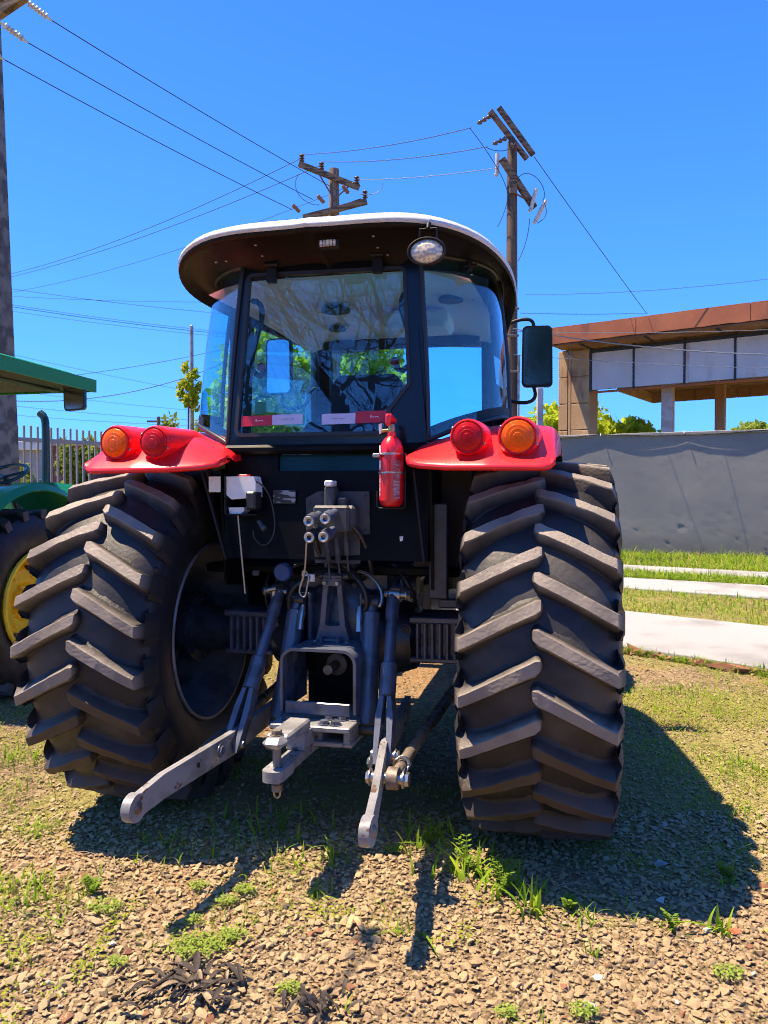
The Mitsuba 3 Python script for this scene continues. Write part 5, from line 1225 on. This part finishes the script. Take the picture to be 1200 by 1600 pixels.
for s in (-1, 1):
    tw = GT @ T().translate([s * .70, 2.35, .47])
    w = put('front_wheel', lathe([(.22, -.10), (.30, -.14), (.42, -.13), (.47, -.09), (.475, 0), (.47, .09), (.42, .13), (.30, .14), (.22, .10)], 'x', n=48), M['rubber'], smooth=35, parent=gt, tw=tw)
    put('rim', lathe([(.24, s * .12), (.22, s * .12), (.20, s * .03), (.08, s * .05), (0, s * .05)], 'x', n=32), M['yellow_paint'], parent=w, tw=tw)
gp('front_axle', rod((-.65, 2.35, .47), (.65, 2.35, .47), .06), 'dark_green')

# ================================================================ the bare tree behind the camera, mirrored in the rear window
rt_ = np.random.default_rng(77)
bt = thing('bare_tree', 'leafless branching tree behind the camera, mirrored in the rear cab window', 'tree')
FK = np.array([-2.68, -.83, 3.37]); bu, bd, bz = np.array([.90, -.43, .04]), np.array([-.48, -.84, .27]), np.array([.045, .19, .98])
def bp(a, b, c_=0.0): return FK + bu * a * .0070 + bz * b * .0070 + bd * c_
limbs = [([(0, -500), (4, -200), (2, -80), (0, 0)], .15, .115), ([(2, -30), (-24, 28), (-50, 58), (-92, 110), (-140, 150), (-190, 170)], .085, .03), ([(0, -10), (-4, 40), (-6, 105), (-36, 132), (-76, 190), (-90, 260)], .062, .018),
         ([(-6, 100), (6, 140), (14, 190), (30, 270)], .034, .012), ([(-6, 105), (-30, 118), (-52, 128), (-100, 180), (-120, 250)], .034, .012), ([(2, -10), (22, 42), (48, 60), (84, 62), (120, 84)], .06, .02), ([(4, -120), (48, -60), (67, 0), (71, 60), (72, 122), (54, 195), (38, 260)], .082, .022),
         ([(72, 120), (92, 152), (112, 200), (140, 280)], .045, .015), ([(72, 60), (100, 110), (160, 140)], .03, .012), ([(-20, -190), (-120, -60), (-150, 30), (-120, 110), (-70, 200)], .06, .018), ([(-140, 20), (-180, 80), (-210, 160)], .035, .012), ([(60, 10), (20, 60), (-20, 82), (-60, 88)], .022, .008), ([(20, 120), (-20, 170), (-10, 250)], .02, .008), ([(72, 100), (30, 150), (0, 200), (-30, 262)], .026, .01),
         ([(0, -60), (40, -20), (100, 10), (170, 10)], .03, .01), ([(0, -60), (-60, -20), (-110, 0), (-180, 40)], .03, .01)]
ws = []
def twig(o, d, r, ln, lev):
    n = 6; pts = [o]
    d = unit(d)
    for k in range(n):
        d = unit(d + rt_.normal(0, .17, 3) + [0, 0, .06]); pts.append(pts[-1] + d * ln / n)
    ws.append(sweep(pts, np.linspace(r, r * .45, n + 1), 5 if r < .012 else 7))
    if lev > 0:
        for k in (2, 3, 5):
            if rt_.random() < .85:
                twig(pts[k], unit(d + rt_.normal(0, .55, 3)), r * .58, ln * rt_.uniform(.5, .75), lev - 1)
for li, (pp, r0, r1) in enumerate(limbs):
    off = 0.0 if li == 0 else rt_.normal(0, .12)
    P = spline([bp(a, b, off * k / max(1, len(pp) - 1)) for k, (a, b) in enumerate(pp)], 18)
    P[1:-1] += rt_.normal(0, .008, (16, 3))
    if li == 0:
        put('trunk', sweep(P, np.linspace(r0, r1, 18) * .9, 14), M['bark_dark'], smooth=True, parent=bt); continue
    ws.append(sweep(P, np.linspace(r0, r1, 18) * .62, 9))
    for k in range(3, 18):
        if rt_.random() < .8:
            d = unit(unit(P[min(k + 1, 17)] - P[k - 1]) + rt_.normal(0, .6, 3) + [0, 0, .15])
            twig(P[k], d, max(.004, min(.011, (r0 + (r1 - r0) * k / 17) * .32)), rt_.uniform(.35, .95), 2)
# one long bough out of view, added so its cluster casts a round shadow
bgh = spline([FK, (-2.6, .2, 3.9), (-2.2, 1.5, 4.15), (-1.63, 2.64, 4.12)], 20)
ws.append(sweep(bgh, np.linspace(.05, .008, 20), 7))
put('branches', cat(ws), M['bark_dark'], smooth=True, parent=bt)
mm, cc, _ = leaf_cloud((-1.625, 2.645, 4.02), (.055, .05, .06), 260, .018, rt_, (.10, .07, .03), (.2, .15, .06), 10)
put('shadow_cluster', mm, M['leaf'], smooth=False, parent=bt, color=cc)  # unseen clump, added for its soft shadow on the gravel

# ================================================================ small things on the ground
W = [(.52, 2.74, 'tall bright grass tuft at the shadow edge below the right tyre', 22, .13, .03, .007, 1, 0), (.99, 2.62, 'small fern leaved weed at the lower edge of the right tyre shadow', 7, .06, .02, .006, 2, 3), (1.14, 2.61, 'pointed green seedling at the lower right corner of the tyre shadow', 12, .10, .015, .008, 3, 0),
     (.71, 2.68, 'grass tuft in the lower edge of the right tyre shadow', 10, .08, .02, .006, 4, 0), (-.37, 3.10, 'row of broad grass blades left of the drawbar shadow', 30, .08, .07, .007, 5, 0), (-.20, 3.12, 'broad grass tuft just left of the right lift arm tip', 26, .09, .04, .008, 6, 0), (.33, 3.02, 'dark grass clump beside the inner foot of the right tyre', 44, .13, .06, .007, 7, 4),
     (.44, 2.86, 'leafy weed at the inner foot of the right tyre', 24, .11, .05, .007, 8, 8), (.20, 3.25, 'shaded weeds behind the right lift arm', 40, .12, .10, .007, 9, 3), (-1.33, 2.84, 'sunny grass clump at the left edge of the photo', 90, .08, .09, .005, 10, 0), (-1.08, 2.85, 'leafy weed at the left end of the tractor shadow', 24, .06, .05, .006, 11, 6), (.08, 2.60, 'arching grass blades on the long lift arm shadow', 8, .09, .02, .007, 12, 0),
     (-.24, 2.84, 'bright tuft above the two wood chips', 22, .06, .03, .006, 13, 0), (-.9, 3.2, 'shaded grass under the left tyre', 40, .10, .10, .006, 14, 0), (-.45, 3.35, 'shaded weeds below the left lift arm', 40, .11, .12, .007, 15, 3), (.66, 2.74, 'low leafy weed right of the tall tuft', 14, .05, .03, .006, 16, 5),
     (.68, 2.48, 'flat rosette weed on the sunlit gravel below the tall tuft', 14, .05, .02, .007, 17, 0), (1.66, 3.52, 'yellow green tuft at the right edge of the photo', 60, .06, .07, .005, 18, 0), (-1.52, 3.39, 'bright grass tuft beside the left tyre', 60, .08, .07, .005, 19, 0), (1.32, 2.96, 'dim weed inside the right tyre shadow', 16, .07, .04, .006, 20, 5), (.25, 3.04, 'small tuft between the two lift arm shadows', 10, .05, .02, .006, 21, 0),
     (1.95, 4.19, 'bright grass clump above the right tyre shadow at the right edge of the photo', 80, .08, .08, .006, 22, 0), (-2.03, 4.29, 'bright grass tuft below the yellow wheel rim', 70, .09, .08, .006, 23, 0), (2.23, 5.84, 'yellow green grass clump on the earth nearest the concrete path', 90, .08, .14, .007, 24, 0), (2.21, 5.32, 'yellow green grass clump below the concrete path', 90, .07, .14, .006, 25, 0)]
for x, y, lab, n, h, sp_, br, sd, lf in W:
    weed(x, y, lab, n, h, sp_, br, sd, lf)
# low mats of tiny round leaves pressed to the gravel
def leaf_mat(x, y, r, n, lab, seed, c0=(.20, .30, .05), c1=(.36, .44, .09)):
    rr = np.random.default_rng(seed + 900)
    a, d = rr.uniform(0, 6.283, n), r * np.sqrt(rr.random(n)) * (.6 + .4 * rr.random(n))
    o = np.stack([x + np.cos(a) * d * 1.3, y + np.sin(a) * d, rr.uniform(.012, .030, n)], 1)
    s_ = rr.uniform(.0025, .0058, n)[:, None]
    t = rr.uniform(0, 6.283, n); nx, ny = rr.normal(0, .35, (2, n))
    u = np.stack([np.cos(t), np.sin(t), nx], 1) * s_; v = np.stack([-np.sin(t), np.cos(t), ny], 1) * s_ * .8
    V = np.stack([o - u, o - u * .3 + v, o + u * .6 + v * .7, o + u, o + u * .6 - v * .7, o - u * .3 - v], 1).reshape(-1, 3)
    F = (np.array([[0, 1, 5], [1, 2, 4], [1, 4, 5], [2, 3, 4]])[None] + (np.arange(n) * 6)[:, None, None]).reshape(-1, 3)
    k = rr.random((n, 1))
    put('leaf_mat', trimesh.Trimesh(V, F, process=False), M['grass'], smooth=False, color=np.repeat(np.asarray(c0) * (1 - k) + np.asarray(c1) * k, 6, axis=0), label=lab, cat_='weed')
for k, (x, y, r, n, lab) in enumerate([(-.61, 2.50, .085, 700, 'largest pale green mat of tiny leaves in the lower left gravel'), (-.51, 2.56, .045, 260, 'pale green leaf mat right of the largest one'), (-.70, 2.89, .035, 170, 'small leaf mat at the tip of the left shadow stripe'), (-.52, 2.86, .04, 220, 'leaf mat right of the left shadow stripe'),
        (-.57, 2.78, .035, 170, 'leaf mat between the left shadow stripe and the largest leaf mat'), (-.66, 2.65, .03, 130, 'small leaf mat just above the largest leaf mat'), (-.84, 2.41, .03, 120, 'small leaf mat left of the blackened plant'), (-.28, 2.28, .035, 170, 'yellowish leaf mat right of the blackened plant'), (.04, 3.19, .04, 260, 'bright leaf mat beside the right lift arm tip'),
        (.35, 2.175, .03, 140, 'leaf mat at the bottom edge right of the middle'), (.57, 2.18, .04, 200, 'leaf mat at the bottom edge under the tall tuft'), (1.06, 2.36, .045, 200, 'leaf mat in the lower right gravel'), (-1.0, 2.74, .06, 300, 'leaf mat below the left end of the tractor shadow')]):
    leaf_mat(x, y, r, n, lab, k)
def stone(x, y, s, lab, m, seed):
    rr = np.random.default_rng(seed); mm = vol_stone(rr).apply_scale(s); mm.apply_translation((x, y, s * .3))
    put('stone', mm, M[m], smooth=False, label=lab, cat_='stone')
stone(1.105, 3.08, .034, 'pale grey stone in the right tyre shadow', 'concrete', 3)
stone(1.19, 2.60, .026, 'reddish stone in the corner of the right tyre shadow', 'rust_red', 4)
stone(.66, 2.35, .022, 'cream stone on the sunlit gravel below the right tyre shadow', 'house_white', 5)
for k, (x, y, a, lab) in enumerate([(-.115, 2.63, 1.4, 'left of two pale wood chips below the drawbar shadow'), (-.085, 2.62, 1.95, 'right of two pale wood chips below the drawbar shadow')]):
    c_ = trimesh.transformations.rotation_matrix(a, [0, 0, 1]); mm = bx(-.04, .04, -.009, .009, -.004, .005, .003); mm.apply_transform(c_); mm.apply_translation((x, y, .022))
    put('wood_chip', mm, M['pale_wood'], label=lab, cat_='wood chip')
# withered, blackened plant in the foreground
wt = thing('withered_plant', 'dried blackened plant with curled leaves on the gravel at the bottom left', 'plant')
rr = np.random.default_rng(9); L, Ld = [], []
for k in range(44):
    o = np.array([rr.normal(-.53, .085), rr.normal(2.28, .035), .012]); a = rr.uniform(0, 6.28); ln = rr.uniform(.05, .12); w_ = rr.uniform(.004, .011)
    d = np.array([math.cos(a), math.sin(a), 0]); sde = np.array([-math.sin(a), math.cos(a), 0])
    hh = rr.uniform(.004, .018)
    P = np.array([[o + d * ln * t + sde * w_ * v * math.sin(math.pi * min(.98, t + .1)) + [0, 0, hh * math.sin(math.pi * t * .9) + abs(v) * w_ * .5 + .004 * math.sin(5 * t + k) + .012] for v in (-1, 0, 1)] for t in np.linspace(0, 1, 7)])
    (L if k % 4 else Ld).append(shell(P, .0015))
put('dead_leaves', cat(L), M['charred'], smooth=True, parent=wt)
put('dead_leaves', cat(Ld), M['dry_leaf'], smooth=True, parent=wt, label='paler dry leaves')
put('stem', sweep(spline([(-.74, 2.24, .02), (-.66, 2.30, .03), (-.60, 2.40, .035), (-.58, 2.43, .03)], 14), .006, 6), M['bark_dark'], smooth=True, parent=wt)
st2 = thing('withered_plant', 'small dark dried plant clump at the bottom middle of the gravel', 'plant')
L = []
for k in range(22):
    o = np.array([rr.normal(-.19, .04), rr.normal(2.20, .022), .01]); a = rr.uniform(0, 6.28); ln = rr.uniform(.03, .08); w_ = .007
    d = np.array([math.cos(a), math.sin(a), 0]); sde = np.array([-math.sin(a), math.cos(a), 0])
    P = np.array([[o + d * ln * t + sde * w_ * v * math.sin(math.pi * min(.98, t + .1)) + [0, 0, .03 * math.sin(math.pi * t * .9)] for v in (-1, 0, 1)] for t in np.linspace(0, 1, 5)])
    L.append(shell(P, .0015))
put('dead_leaves', cat(L), M['charred'], smooth=True, parent=st2)
# straws and pale bits lying about
S = []
for k in range(90):
    y = rr.uniform(1.9, 4.4); x = rr.uniform(-.52, .52) * y; a = rr.uniform(0, 3.14); ln = rr.gamma(3, .012)
    d = np.array([math.cos(a), math.sin(a), 0]) * ln
    S.append(sweep(spline([(x, y, .016) - d, (x + rr.normal(0, .006), y + rr.normal(0, .006), .024), (x, y, .016) + d], 5), .0013, 4))
put('straw', cat(S), M['straw'], smooth=True, kind='stuff', label='dry straws and grass stalks scattered over the gravel')
